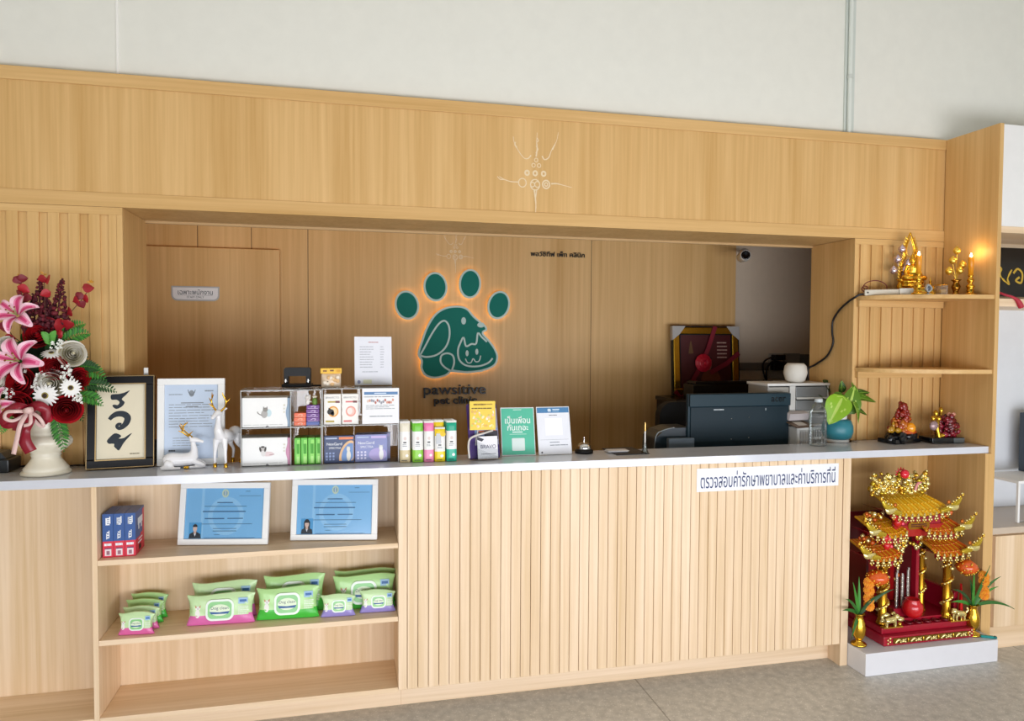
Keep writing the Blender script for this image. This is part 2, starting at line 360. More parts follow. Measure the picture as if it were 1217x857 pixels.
# two curved corner shelves
def corner_shelf(z, lab):
    t = thing('corner_shelf', lab, 'shelf', (0, 0, 0), 0, 'curved oak corner shelves')
    x1, x0, n = 3.0800, 2.553, 24
    pts = [(x1, YB-.001)] + [(x1-(x1-x0)*math.cos(a), YB-.001-(YB+.012)*math.sin(a)) for a in (PI/2*i/n for i in range(n+1))]
    b = MB(); b.prism(pts, z, z+.02, WH, ax='z'); b.build('board', t, bevel=.001)
    b = MB(); b.box(x0+.004, x1-.01, YB-.022, YB-.001, z-.034, z-.0005, WH); b.build('cleat', t, bevel=.001)
    return t
ZS1, ZS2 = 1.744, 1.378
corner_shelf(ZS1, 'upper curved oak corner shelf carrying the gold altar figures and candles')
corner_shelf(ZS2, 'empty curved oak corner shelf above the red crystal ornaments')
# ------------------------------------------------------------------ cabinets beyond the side panel
sc = thing('storage_cabinet', 'low oak cabinet with a door at the right edge beside the tall panel', 'cabinet')
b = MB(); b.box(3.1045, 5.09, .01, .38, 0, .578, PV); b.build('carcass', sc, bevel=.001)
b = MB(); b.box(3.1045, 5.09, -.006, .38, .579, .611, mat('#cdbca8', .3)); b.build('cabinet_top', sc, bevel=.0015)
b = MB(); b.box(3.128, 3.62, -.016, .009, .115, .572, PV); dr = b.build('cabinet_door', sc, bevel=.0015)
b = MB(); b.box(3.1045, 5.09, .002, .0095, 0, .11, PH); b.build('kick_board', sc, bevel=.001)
uc = thing('wall_cabinet', 'white fronted upper cabinet with an oak display shelf at the right edge', 'cabinet')
b = MB(); b.box(3.1045, 5.09, -.01, .36, 2.10, 2.592, mat('#f1f1f0', .45)); b.build('cabinet_door', uc, bevel=.0015)
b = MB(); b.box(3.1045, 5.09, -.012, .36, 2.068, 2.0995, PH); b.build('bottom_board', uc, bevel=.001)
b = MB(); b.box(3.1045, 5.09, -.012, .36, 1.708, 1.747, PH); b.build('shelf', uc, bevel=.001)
b = MB(); b.box(3.1045, 5.09, .361, .38, .612, 2.592, mat('#e9edf2', .6)); b.build('back_panel', uc)
# black plaque with gold brush lettering
pl = thing('framed_plaque', 'black plaque with gold brush lettering in a pale frame on the right edge shelf', 'plaque', (3.62, .335, 1.749), 0, None, math.radians(-4))
b = MB(); 
for x0, x1, z0, z1 in ((-.3, .3, 0, .03), (-.3, .3, .3, .33), (-.3, -.27, .03, .3), (.27, .3, .03, .3)): b.box(x0, x1, -.02, .0, z0, z1, mat('#c9b79c', .4))
b.build('frame', pl, bevel=.003)
b = MB(); b.box(-.271, .271, -.014, -.002, .029, .301, mat('#15110f', .25)); b.build('panel', pl)
b = MB(); b.stroke(spline([(-.19, .16), (-.165, .2), (-.13, .185), (-.14, .15), (-.115, .12), (-.08, .1), (-.09, .13), (-.06, .18)], 6), [.006+.006*abs(math.sin(i*.6)) for i in range(43)], -.0155, GOLDP)
b.stroke(spline([(-.05, .16), (-.02, .185), (.01, .16), (0, .11), (-.035, .12), (-.01, .14)], 6), .012, -.0155, GOLDP); b.stroke(spline([(.05, .12), (.09, .18), (.12, .15), (.1, .1)], 6), .012, -.0155, GOLDP); b.build('lettering', pl)
b = MB(); b.tube(spline([(3.135, .02, 1.795), (3.155, -.03, 1.77), (3.19, -.032, 1.757), (3.225, -.03, 1.74)], 5), [.009, .009, .01]+[.012]*12+[.02], mat('#b5283c', .6), 8, flat=.5) if False else None
b.tube(spline([(3.125, .06, 1.80), (3.15, .0, 1.768), (3.185, -.016, 1.755), (3.215, -.02, 1.735), (3.235, -.02, 1.705)], 4), [.006]*9+[.007, .008, .010, .012, .013, .014, .014, .013], mat('#b5283c', .6), 8)
tag(b.build('red_tassel'), 'red tassel cord lying over the edge of the shelf under the black plaque', 'tassel')
# small white side table and dark case on the low cabinet
st = thing('side_table', 'small white table with thin legs standing on the low oak cabinet', 'table', (3.43, .17, .612))
b = MB(); b.box(-.10, .3, -.12, .12, .2, .214, WHITE); b.build('table_top', st, bevel=.001)
for x, y in ((-.094, -.114), (.294, -.114), (-.094, .114), (.294, .114)):
    b = MB(); b.box(x-.006, x+.006, y-.006, y+.006, 0, .1995, WHITE); b.build('leg', st)
b = MB(); b.box(-.088, .288, -.118, -.112, .001, .007, CHROME); b.build('floor_rail', st)
b = MB(); b.box(-.1, .25, -.08, .09, 0, .32, mat('#3a4652', .5)); b.box(-.09, .24, -.084, -.08, .02, .30, mat('#55616c', .4))
o = b.build('dark_case', None, bevel=.012); o.location = (3.695, .2, .8275); tag(o, 'dark grey case standing on the small white table, cut off by the frame', 'case')
# ================================================================== signs and wall-mounted things
# backlit paw logo on the office wall
K = 280/1091
def wpt(px, py):                                # a traced point of the logo on the wall face
    p = at(440+px*K, 280+py*K, y=YW-.03); return (p.x, p.z)
TEAL = mat('#077466', .6, spec=.2); PALE = mat('#b9d5cd', .4)
GLOW = mat('#ffc878', .5, emit=5.0)
logo = thing('paw_logo', 'teal backlit paw print logo with a dog and cat drawing on the office wall', 'logo', (0, 0, 0))
def grow(pts, d):
    out = []; n = len(pts); area_ = sum(pts[i][0]*pts[(i+1) % n][1]-pts[(i+1) % n][0]*pts[i][1] for i in range(n)); sg = 1 if area_ > 0 else -1
    for i in range(n):
        a, c = pts[i-1], pts[(i+1) % n]; dx, dz = c[0]-a[0], c[1]-a[1]; L = math.hypot(dx, dz) or 1
        out.append((pts[i][0]+sg*dz/L*d, pts[i][1]-sg*dx/L*d))
    return out
shapes = []
for cx, cy, rx, ry, ro in ((170, 322, 54, 66, -.25), (302, 237, 53, 66, -.12), (462, 223, 49, 66, .04), (595, 322, 49, 64, .25)):
    pts = []
    for i in range(36):
        t = 2*PI*i/36; a, c = rx*math.cos(t), ry*math.sin(t); pts.append(wpt(cx+a*math.cos(ro)-c*math.sin(ro), cy+a*math.sin(ro)+c*math.cos(ro)))
    shapes.append(('toe_pad', pts))
body = [(222, 548), (238, 490), (262, 425), (300, 365), (350, 334), (410, 327), (450, 340), (478, 372), (508, 398), (534, 420), (538, 438), (522, 452), (552, 488), (578, 525), (590, 562), (575, 602), (520, 626), (450, 634), (400, 630), (376, 628), (350, 648), (300, 660), (256, 648), (236, 615), (237, 580)]
shapes.append(('palm_pad', spline([wpt(*p) for p in body], 5, True)))
for nm, pts in shapes:
    b = MB(); b.prism(grow(pts, .003), YW-.032, YW-.016, PALE, smooth=True); b.prism(grow(pts, -.009), YW-.034, YW-.0322, TEAL); o = b.build(nm, logo)
    g = MB(); g.prism(grow(pts, -.012), YW-.0155, YW-.010, GLOW); g.build('glow_strip', o)
b = MB()
for st, cl in (([(228, 558), (250, 520), (285, 455), (318, 408), (345, 395), (364, 420), (366, 470), (348, 518), (308, 552), (262, 562), (232, 556)], 0),
               ([(376, 628), (345, 610), (326, 585), (330, 555), (356, 545), (382, 556), (388, 590), (376, 628)], 0),
               ([(520, 626), (450, 634), (376, 628)], 0), ([(566, 568), (545, 590), (500, 605), (445, 602), (412, 575), (406, 530), (418, 495), (432, 472), (443, 512), (468, 502), (490, 500), (498, 452), (516, 470), (540, 492)], 0),
               ([(440, 570), (450, 588), (466, 588), (476, 570), (488, 584), (504, 580), (511, 556)], 0)):
    P_ = [wpt(*p) for p in (spline(st, 4) if len(st) > 3 else st)]
    b.stroke(P_, .011 if len(st) != 7 else .007, YW-.0348-.00012*len(b.v)/100, PALE)
for cx, cy, rx, ry in ((432, 395, 11, 17), (448, 545, 7, 14), (493, 538, 7, 14), (512, 414, 17, 12)):
    b.flat([wpt(cx+rx*math.cos(2*PI*i/16), cy+ry*math.sin(2*PI*i/16)) for i in range(16)], YW-.0349, PALE)
b.build('line_drawing', logo)
sg = thing('clinic_name_sign', 'black raised lettering pawsitive pet clinic below the paw logo', 'sign')
LETTER = mat('#1b1a1a', .35)
p1, p2 = at(505, 464.5, y=YW-.02), at(579, 464.5, y=YW-.02); q = at(541, 465, y=YW-.02)
b = MB(); b.text('pawsitive', q.x, q.z, YW-.022, LETTER, w=p2.x-p1.x, h=.080, bold=.006, extrude=.02); b.build('lettering', sg)
p1, p2 = at(516, 477, y=YW-.02), at(567, 477, y=YW-.02); q = (p1+p2)/2
b = MB(); b.text('pet clinic', q.x, q.z, YW-.022, LETTER, w=p2.x-p1.x, h=.060, bold=.014, extrude=.02); b.build('lettering', sg)
p1, p2 = at(631, 301, y=YW-.01), at(695, 303, y=YW-.01); q = (p1+p2)/2
b = MB(); b.text('พอว์ซิทีฟ เพ็ท คลินิก', q.x, q.z, YW-.012, LETTER, w=p2.x-p1.x, h=.034, bold=.004, extrude=.011)
tag(b.build('thai_name_sign'), 'small black Thai lettering high on the wooden office wall', 'sign')
# staff door sign
p = at(232.5, 349, y=YW-.046); p1, p2 = at(204, 349, y=YW-.046), at(261, 349, y=YW-.046); w2 = (p2.x-p1.x)/2
ds = thing('door_sign', 'white staff only door sign with rounded lower corners on the wooden door', 'sign', (p.x, YW-.0462, p.z))
def tagshape(w, h, r):
    return [(w, h), (-w, h)] + [(-w+r+r*math.cos(a), -h+r+r*math.sin(a)) for a in (PI+PI/2*i/8 for i in range(9))] + [(w-r+r*math.cos(a), -h+r+r*math.sin(a)) for a in (1.5*PI+PI/2*i/8 for i in range(9))]
b = MB(); b.prism(tagshape(w2, .041, .032), -.004, 0, mat('#b9bdbd', .4)); b.prism(tagshape(w2-.008, .033, .025), -.0055, -.0041, mat('#eef0f0', .4)); b.build('plate', ds, bevel=.001)
b = MB(); b.text('เฉพาะพนักงาน', 0, .009, -.006, mat('#27404e', .5), w=w2*1.45, h=.030, bold=.004); b.rect(-w2*.72, w2*.72, -.0105, -.0095, -.006, INK); b.text('STAFF ONLY', 0, -.020, -.006, mat('#4b5b63', .5), w=w2*.72); b.build('lettering', ds)
# payment sign stuck on the counter front
a_, b_ = at(828.5, 571, y=-.004), at(997, 563.5, y=-.004); q = (a_+b_)/2; w2 = (b_.x-a_.x)/2
ps = thing('counter_sign', 'long white paper sign with dark Thai lettering on the slatted counter front', 'sign', (q.x, -.0006, q.z))
zc = at(912, 567.5, y=-.002).z
ps.location.z = zc
b = MB(); b.box(-w2, w2, -.0012, 0, -.052, .052, mat('#eef0f6', .45)); b.build('paper', ps)
b = MB(); b.text('ตรวจสอบค่ารักษาพยาบาลและค่าบริการที่นี่', 0, -.0, -.0018, mat('#1c3166', .5), w=w2*1.90, h=.074, bold=.003); b.build('lettering', ps)
# blessing marks dabbed in pale paste
PASTE = mat('#ecd6b0', .8)
def yantra(name, lab, cx, cy, k, y, fade=1.):
    """cx, cy pixel of the centre; k pixels per unit; spans the eight arms"""
    o_ = at(cx, cy, y=y); e_ = at(cx+100, cy, y=y); sc = (e_.x-o_.x)/100*k
    b = MB(Matrix.Translation(Vector((o_.x, y-.0008, o_.z))) @ Matrix.Scale(sc, 4))
    cnt = [0]
    def nx(): cnt[0] -= .012; return cnt[0]
    def ring(x, z, r, w=.35): 
        pts = ellipse(x, z, r, r*1.1, 0, 14); b.stroke(pts+[pts[0]], w*r+.25, nx(), PASTE)
    for x in (-9.5, .0, 10): ring(x, 0, 2.3, .8)
    for x, z in ((-2, 9), (4.5, 9), (1, 15)): ring(x, z, 2.0)
    ring(0, -13, 5.5, .2); ring(2.5, -12.5, 3, .3); ring(-3, -13, 2.4, .4); ring(13, -12, 4.2, .35); ring(13, -12, 1.8, .6); ring(-15, -11.5, 4.5, .2)
    rd = random.Random(4)
    def arm(pts, w0, w1):
        p = spline(pts, 5); n = len(p); b.stroke(p, [w0+(w1-w0)*i/(n-1)*1.+.35*rd.random() for i in range(n)], nx(), PASTE)
    arm([(1, 19), (2, 28), (1.5, 36), (2, 46)], 1.8, .3); arm([(.5, 23), (3, 27), (1, 31)], .8, 1.0); arm([(2, 40), (3.5, 37), (1.5, 35)], .9, .6)
    arm([(-5, 20), (-9, 16), (-14, 17), (-21, 26), (-25, 34), (-26, 40)], 1.1, .4); arm([(-22, 28), (-24, 31), (-23, 34)], 1.8, .7)
    arm([(8, 20), (11, 16), (16, 19), (19, 27), (25, 38), (27, 48)], 1.3, .4); arm([(20, 28), (22, 32), (23.5, 34)], 1.8, .9)
    arm([(19, -11), (26, -10.5), (34, -12), (44, -14)], 1.6, .3); arm([(-20, -11), (-28, -11), (-36, -9), (-42, -6)], 1.2, .4); arm([(-36, -9), (-41, -9), (-44, -6)], .9, .5)
    arm([(-1, -18), (0, -26), (1, -36), (.5, -50)], 2.0, .5); arm([(2, -18), (.5, -30)], 1.1, .5)
    tag(b.build(name), lab, 'marking')
yantra('blessing_mark', 'pale dotted blessing mark dabbed on the wood bulkhead above the opening', 636, 206, .98, YB+.006)
yantra('blessing_mark', 'small faint blessing mark dabbed on the office wall above the paw logo', 541, 299, .50, YW)
# security camera under the soffit
p = at(885, 304, y=1.15)
cc = thing('security_camera', 'small white bullet security camera with black lens on the white office wall', 'camera', (p.x, 1.15, p.z))
b = MB(Matrix.Rotation(math.radians(-20), 4, 'Z') @ Matrix.Rotation(PI/2, 4, 'X')); b.lathe([(.0, -.11), (.026, -.11), (.031, -.10), (.032, .03), (.030, .036), (.0285, .036), (.0283, .029), (0, .029)], mat('#dcd9d2', .4), 24); b.build('housing', cc)
b = MB(Matrix.Rotation(math.radians(-20), 4, 'Z') @ Matrix.Rotation(PI/2, 4, 'X')); b.lathe([(0, .030), (.0285, .030), (.0285, .034), (.02, .033), (0, .031)], mat('#08080a', .15), 24); b.build('lens', cc)
b = MB(); b.tube([(.022, .05, .02), (.10, .20, .05), (.24, .385, .055)], .012, mat('#dcd9d2', .4), 10); b.ball((.022, .05, .025), .02, mat('#dcd9d2', .4)); b.build('arm', cc)
b = MB(Matrix.Translation((.24, .409, .055)) @ Matrix.Rotation(PI/2, 4, 'X')); b.lathe([(0, 0), (.045, 0), (.045, .012), (.03, .024), (0, .024)], mat('#dcd9d2', .4), 24); b.build('mount', cc)
# sockets on the white office wall
so = thing('wall_socket', 'grey power socket panel with black plugs on the white office wall', 'socket', (0, 0, 0))
yw = YW+.06
def wbox(b, u0, v0, u1, v1, y, d, m):
    a, c = at(u0, v0, y=y), at(u1, v1, y=y); b.box(a.x, c.x, y-d, y, c.z, a.z, m)
b = MB(); wbox(b, 930, 420, 948, 452, yw-.001, .02, mat('#8d8a86', .5)); wbox(b, 949, 421, 964, 452, yw-.001, .014, mat('#6c6f73', .5)); b.build('plate', so, bevel=.002)
b = MB(); wbox(b, 913, 420, 929, 450, yw-.001, .016, mat('#b0aca4', .5)); b.build('plate', so, bevel=.002)
b = MB(); wbox(b, 916, 421.5, 929, 428, yw-.02, .05, BLACK); wbox(b, 915, 430, 931, 440, yw-.02, .05, BLACK); b.build('plug', so, bevel=.006)
b = MB()
for pts in ([(916, 425), (908, 430), (907, 440), (911, 455)], [(930, 431), (918, 430), (911, 440), (912, 458)]): b.tube(spline([tuple(at(u, v, y=yw-.06)) for u, v in pts], 5), .006, BLACK, 6)
b.build('cable', so)
b = MB(); wbox(b, 870, 431, 914, 440, yw-.0005, .012, mat('#7e7568', .6)); tag(b.build('tile_strip'), 'narrow mottled stone strip along the white office wall beside the sockets', 'tile'); 
# power strip and black mains cord of the altar
p0, p1 = at(1034, 352, z=ZS1+.03), at(1070, 349, z=ZS1+.03)
pst = thing('power_strip', 'white power strip on the left end of the upper curved shelf', 'power strip', (2.650, .205, ZS1+.0208), math.radians(-34))
b = MB(); b.box(-.10, .055, -.022, .022, 0, .03, mat('#d8d2c2', .5)); b.build('body', pst, bevel=.004)
b = MB(); b.box(.056, .118, -.024, .024, 0, .034, mat('#eceae2', .5)); b.build('plug_adapter', pst, bevel=.004)
b = MB(); b.tube([(-.085, -.0225, .015), (-.085, -.026, .015)], .004, BLACK, 8); b.build('screw', pst)
b = MB(); b.tube(spline([(-.1, 0, .02), (-.112, -.0, .035), (-.10, .01, .05), (-.085, .01, .045), (-.09, .0, .032), (-.105, .005, .045), (-.085, .02, .07), (-.04, .03, .078), (0, .04, .06), (.01, .05, .03)], 6), .0025, mat('#6b1f1c', .5), 6); b.build('flex', pst)
pts = [(2.566, .262, ZS1+.030), (2.548, .275, ZS1+.026), (2.532, .288, ZS1+.012)] + [tuple(at(u, v, x=2.530)) for u, v in ((1009, 358), (998, 368), (990, 381), (989, 395), (990, 408), (983, 423), (971, 432), (966, 435))] + [tuple(at(u, v, x=2.50)) for u, v in ((961, 438), (960.5, 446), (961, 452))]
b = MB(); b.tube(spline(pts, 5), .0055, mat('#16171c', .45), 8); tag(b.build('mains_lead'), 'black mains cord hanging from the power strip down behind the counter', 'cord')
# ================================================================== things on the worktop, left to right
def zat(u, v, y): return at(u, v, y=y).z
def xat(u, v, y): return at(u, v, y=y).x
# --- black calligraphy frame
mid, rz, w = base2(101, 560.3, 183.7, 555.7, C); TL = math.radians(-9)
h = (zat(178, 447, mid.y+.06)-C)/math.cos(TL); w2 = w/2
bf = thing('picture_frame', 'black and gold frame with black Thai brush calligraphy on cream paper beside the flowers', 'frame', mid+Vector((0, 0, .0045)), rz, None, TL)
b = MB(); k = .028; BLK = mat('#0e0d10', .4, spec=.3); f1 = .036
for x0, x1, z0, z1 in ((-w2, w2, 0, f1), (-w2, w2, h-f1, h), (-w2, -w2+f1, f1, h-f1), (w2-f1, w2, f1, h-f1)): b.box(x0, x1, 0, .024, z0, z1, BLK)
fr = b.build('moulding', bf, bevel=.004)
b = MB(); GL = mat('#b79a6a', .35, .7)
for d, t in ((.002, .0025), (f1-.004, .004)):
    for x0, x1, z0, z1 in ((-w2+d, w2-d, d, d+t), (-w2+d, w2-d, h-d-t, h-d), (-w2+d, -w2+d+t, d+t, h-d-t), (w2-d-t, w2-d, d+t, h-d-t)): b.box(x0, x1, -.0025, -.0002, z0, z1, GL)
b.build('gold_lining', bf)
b = MB(); PX0, PX1, PZ0, PZ1 = -w2+f1+.003, w2-f1-.003, f1+.003, h-f1-.003
b.box(-w2+f1, w2-f1, .008, .014, f1, h-f1, mat('#e9dfc4', .7)); b.build('paper', bf)
def pc(px, pz): return (PX0+(px-160)/310*(PX1-PX0), PZ1-(pz-195)/523*(PZ1-PZ0))
b = MB(); BI = mat('#16232f', .6)
b.flat([pc(*p) for p in spline([(245, 268), (262, 260), (300, 258), (340, 248), (372, 234), (345, 268), (322, 290), (322, 302), (338, 320), (322, 348), (285, 366), (262, 352), (258, 338), (272, 334), (292, 338), (304, 318), (284, 300), (250, 298)], 3, True)], .0074, BI)
b.stroke([pc(*p) for p in spline([(238, 440), (258, 418), (290, 402), (330, 404), (358, 428), (352, 465), (325, 495), (300, 505), (288, 490), (298, 476), (318, 478)], 5)], [.012+.012*math.sin(PI*min(1, i/36)) for i in range(51)], .0074, BI)
b.flat([pc(*p) for p in spline([(222, 592), (245, 562), (272, 540), (300, 545), (318, 562), (300, 578), (336, 575), (362, 556), (390, 543), (350, 590), (328, 620), (304, 662), (286, 650), (270, 632), (272, 615), (252, 612), (236, 612)], 2, True)], .0074, BI)
b.rows(PX1-.05, PX1-.014, PZ0+.012, PZ0+.02, 1, .0074, mat('#8a8068', .7)); b.build('calligraphy', bf)
# --- router with white aerial behind it
p = at(176, 540, y=.262)
ro = thing('router', 'black router box with a white aerial behind the calligraphy frame', 'router', (p.x-.01, .272, C))
b = MB(); b.box(-.05, .048, -.018, .018, .0005, .10, BLACK); b.build('body', ro, bevel=.004)
b = MB(); zt_ = zat(176, 437, .27)-C; b.box(-.004, .012, -.006, .004, .1005, zt_, mat('#e8e8e4', .4)); b.build('aerial', ro, bevel=.002)
# --- white frame with a licence
mid, rz, w = base2(185.3, 555.7, 266, 553, C); TL = math.radians(-4); w2 = w/2; h = (zat(230, 450.5, mid.y+.025)-C)/math.cos(TL)
wf = thing('document_frame', 'white frame holding a printed official letter behind the two deer', 'frame', mid+Vector((0, .012, .002)), rz, None, TL)
b = MB(); f1 = .026
for x0, x1, z0, z1 in ((-w2, w2, 0, f1), (-w2, w2, h-f1, h), (-w2, -w2+f1, f1, h-f1), (w2-f1, w2, f1, h-f1)): b.box(x0, x1, 0, .02, z0, z1, WHITE)
b.build('moulding', wf, bevel=.002)
b = MB(); b.box(-w2+f1, w2-f1, .009, .014, f1, h-f1, mat('#c7d6ea', .6)); b.build('letter', wf)
b = MB(); y = .0085; cx = 0
b.flat(ellipse(0, h-f1-.035, .010, .013), y, GREYINK); b.stroke(spline([(-.014, h-f1-.02), (-.009, h-f1-.034), (0, h-f1-.04), (.009, h-f1-.034), (.014, h-f1-.02)], 4), .003, y, mat('#6b7480', .6))
b.rows(-.085, -.03, h-f1-.042, h-f1-.036, 1, y, GREYINK, seed=3); b.rows(.05, .085, h-f1-.03, h-f1-.02, 1, y, GREYINK)
b.rect(-.04, .045, h-f1-.075, h-f1-.071, y, GREYINK); b.rect(-.022, .025, h-f1-.09, h-f1-.086, y, GREYINK)
b.rows(-.085, .09, .15, .25, 9, y, GREYINK, .22, 7, .25); b.rows(-.07, .03, .075, .115, 4, y, GREYINK, .22, 5, .2); b.rows(-.085, -.058, .055, .065, 1, y, INK, .5); b.build('print', wf)
# --- two white ceramic deer with gilded antlers
CER = mat('#f0eff0', .22, spec=.6)
def antlers(parent, base, fwd=(0, -1), lean=1., s=1.):
    for k in (-1, 1):
        b = MB(); bx, by, bz = base
        def T(o, p): return (bx+o*k, by+p[0]*0, bz)
        main = spline([(bx+.007*k, by, bz), (bx+.028*k*s, by+.004, bz+.02*s), (bx+.036*k*s, by+.002, bz+.05*s), (bx+.022*k*s, by-.004, bz+.078*s)], 5)
        b.tube(main, [.0052-.0036*i/(len(main)-1) for i in range(len(main))], GOLD, 7)
        for i, d in ((5, (.014*k, -.012, .018)), (9, (.016*k, .006, .018)), (12, (-.006*k, -.010, .026))):
            q = main[i]; b.tube([q, (q[0]+d[0]*.6*s, q[1]+d[1]*.6*s, q[2]+d[2]*.5*s), (q[0]+d[0]*s, q[1]+d[1]*s, q[2]+d[2]*s)], [.0034, .0026, .001], GOLD, 6)
        b.build('antler', parent)
p = at(264, 555.5, z=C)
d1 = thing('deer_figurine', 'standing white ceramic deer with gold antlers and gold hooves before the white frame', 'figurine', (p.x+.012, p.y+.045, C), -.40)
b = MB()
b.tube(spline([(0, -.062, .125), (0, -.03, .135), (0, .02, .128), (0, .062, .138), (0, .085, .135)], 4), [.018, .022, .026, .03, .031, .031, .030, .028, .026, .025, .026, .028, .030, .030, .026, .02, .012], CER, 12)
b.tube(spline([(0, -.05, .135), (0, -.066, .165), (0, -.064, .20), (0, -.062, .232)], 4), [.026, .024, .022, .02, .018, .016, .0145, .0135, .0125, .012, .012, .012, .0125], CER, 12)
b.tube(spline([(0, -.05, .238), (0, -.075, .238), (0, -.10, .226), (0, -.112, .218)], 3), [.012, .0145, .0145, .0135, .011, .0095, .0085, .008, .0075, .0055], CER, 10)
for k in (-1, 1): b.tube([(.008*k, -.056, .245), (.024*k, -.050, .256), (.034*k, -.047, .258)], [.004, .0075, .002], CER, 7, flat=.5)
for x, y, lf in ((-.021, -.052, 1), (.021, -.047, 1), (-.021, .078, 0), (.021, .07, 0)):
    if lf: b.tube(spline([(x*.8, y, .125), (x, y-.002, .085), (x*1.1, y-.004, .055), (x*1.15, y-.002, .014)], 3), [.0155, .014, .012, .0105, .009, .0078, .0075, .0068, .0062, .006], CER, 8)
    else: b.tube(spline([(x*.8, y-.01, .132), (x, y-.018, .095), (x*1.1, y+.012, .06), (x*1.1, y+.004, .014)], 3), [.021, .0195, .017, .0135, .010, .008, .0075, .0065, .006, .006], CER, 8)
b.tube([(0, .09, .145), (0, .102, .135), (0, .104, .122)], [.007, .006, .002], CER, 6)
b.build('body', d1, remesh=.0026)
for x, y in ((-.0242, -.054), (.0242, -.049), (-.0231, .082), (.0231, .074)):
    b = MB(); b.tube([(x, y, .0005), (x, y, .01), (x, y+.001, .02)], [.0085, .008, .0062], GOLD, 8); b.build('hoof', d1)
antlers(d1, (0, -.062, .243), s=.95); d1.scale = (.92,)*3
p = at(219, 558, z=C)
d2 = thing('deer_figurine', 'lying white ceramic deer with gold antlers and folded legs before the white frame', 'figurine', (p.x, p.y+.03, C), .10)
b = MB()
b.tube(spline([(-.082, 0, .03), (-.05, 0, .042), (0, .0, .042), (.04, 0, .045), (.062, 0, .05)], 4), [.018, .026, .031, .034, .035, .035, .034, .033, .032, .032, .032, .032, .031, .030, .028, .024, .018], CER, 12)
b.tube(spline([(.045, 0, .055), (.052, 0, .085), (.048, 0, .115), (.046, 0, .135)], 4), [.028, .025, .022, .019, .017, .0155, .014, .013, .012, .0115, .0115, .0115, .012], CER, 12)
b.tube(spline([(.034, -.004, .137), (.058, -.008, .137), (.082, -.014, .13), (.096, -.017, .126)], 3), [.011, .0135, .0135, .0125, .0105, .009, .008, .0078, .0072, .0052], CER, 10)
for k in (-1, 1): b.tube([(.04, .008*k, .146), (.034, .022*k, .154), (.03, .03*k, .155)], [.004, .007, .002], CER, 7, flat=.5)
for k in (-1, 1):
    b.tube(spline([(.05, .018*k, .035), (.08, .024*k, .022), (.098, .022*k, .012), (.07, .024*k, .008), (.03, .03*k, .008)], 4), [.015, .0145, .0135, .012, .011, .010, .0095, .009, .0085, .008, .008, .0075, .0075, .007, .007, .0065, .006], CER, 8)
    b.tube(spline([(-.07, .022*k, .03), (-.045, .036*k, .02), (-.09, .036*k, .010), (-.05, .044*k, .008), (-.005, .045*k, .008)], 4), [.02, .022, .021, .019, .016, .013, .0115, .010, .009, .0085, .008, .0078, .0075, .007, .007, .0065, .006], CER, 8)
b.build('body', d2, remesh=.0026)
hd = bpy.data.objects.new('antler_pair', None); 
for k in (-1, 1):
    b = MB(); m_ = spline([(.044, .007*k, .147), (.022, .026*k, .162), (.002, .032*k, .186), (.012, .018*k, .216)], 5)
    b.tube(m_, [.005-.0034*i/(len(m_)-1) for i in range(len(m_))], GOLD, 7)
    for i, dd in ((4, (.018, .010*k, .016)), (8, (-.022, .008*k, .012)), (11, (-.014, -.004*k, .022)), (13, (.016, .004*k, .014))):
        q = m_[i]; b.tube([q, tuple(q[j]+dd[j]*.6 for j in range(3)), tuple(q[j]+dd[j] for j in range(3))], [.0034, .0026, .001], GOLD, 6)
    b.build('antler', d2)
b = MB(); b.tube([(.03, -.031, .008), (.018, -.031, .0075), (.008, -.031, .0075)], [.0068, .007, .0055], GOLD, 8); b.build('hoof', d2)
bpy.data.objects.remove(hd); d2.scale = (.82,)*3; d2.location.x -= .012
# --- clear acrylic display cases
YA, YB2 = .105, .285
def acrylic(name, lab, x0, x1, z1, zs, divs):
    t = thing(name, lab, 'display case', (0, 0, 0), 0, 'clear acrylic counter displays'); z0 = C+.0006; th = .003
    b = MB(); b.box(x0, x1, YA, YB2, z0, z0+th, ACR); b.box(x0, x1, YA, YB2, z1-th, z1, ACR); b.box(x0, x0+th, YA, YB2, z0+th, z1-th, ACR); b.box(x1-th, x1, YA, YB2, z0+th, z1-th, ACR); b.box(x0+th, x1-th, YB2-th, YB2, z0+th, z1-th, ACR)
    b.build('case', t)
    b = MB(); q = YA-.0008
    for a, c, d, e in ((x0, x1, z0, z0+th), (x0, x1, z1-th, z1), (x0, x0+th, z0+th, z1-th), (x1-th, x1, z0+th, z1-th)): b.box(a, c, q, YA-.0001, d, e, ACRE)
    b.build('edge', t)
    for a, c, z in zs:
        b = MB(); b.box(a, c, YA+.002, YB2-th-.001, z-th, z, ACR); b.box(a, c, YA, YA+.0018, z-th, z, ACRE); b.build('shelf', t)
    for xx, za, zb in divs:
        b = MB(); b.box(xx-th/2, xx+th/2, YA+.002, YB2-th-.001, za, zb, ACR); b.box(xx-th/2, xx+th/2, YA, YA+.0018, za, zb, ACRE); b.build('divider', t)
    return t
ax0, ax1, ax2 = xat(286, 510, YA), xat(382.6, 510, YA), xat(474, 505, YA); az = zat(335, 463.5, YA); azr = zat(428, 461.5, YA)
zs1, zs2, zs3 = zat(315, 508.5, YA), zat(366, 507, YA), zat(428, 505, YA); xd = xat(345.5, 510, YA); xd2 = xat(429, 505, YA)
acrylic('acrylic_case', 'clear acrylic display case holding the white tissue boxes and green packs, left one', ax0, ax1-.001, az, [(ax0+.0035, xd-.002, zs1), (xd+.002, ax1-.0045, zs2)], [(xd, C+.004, az-.0035)])
acrylic('acrylic_case', 'clear acrylic display case holding medicine boxes below the price sheet, right one', ax1+.001, ax2, azr, [(ax1+.0045, ax2-.0035, zs3)], [])
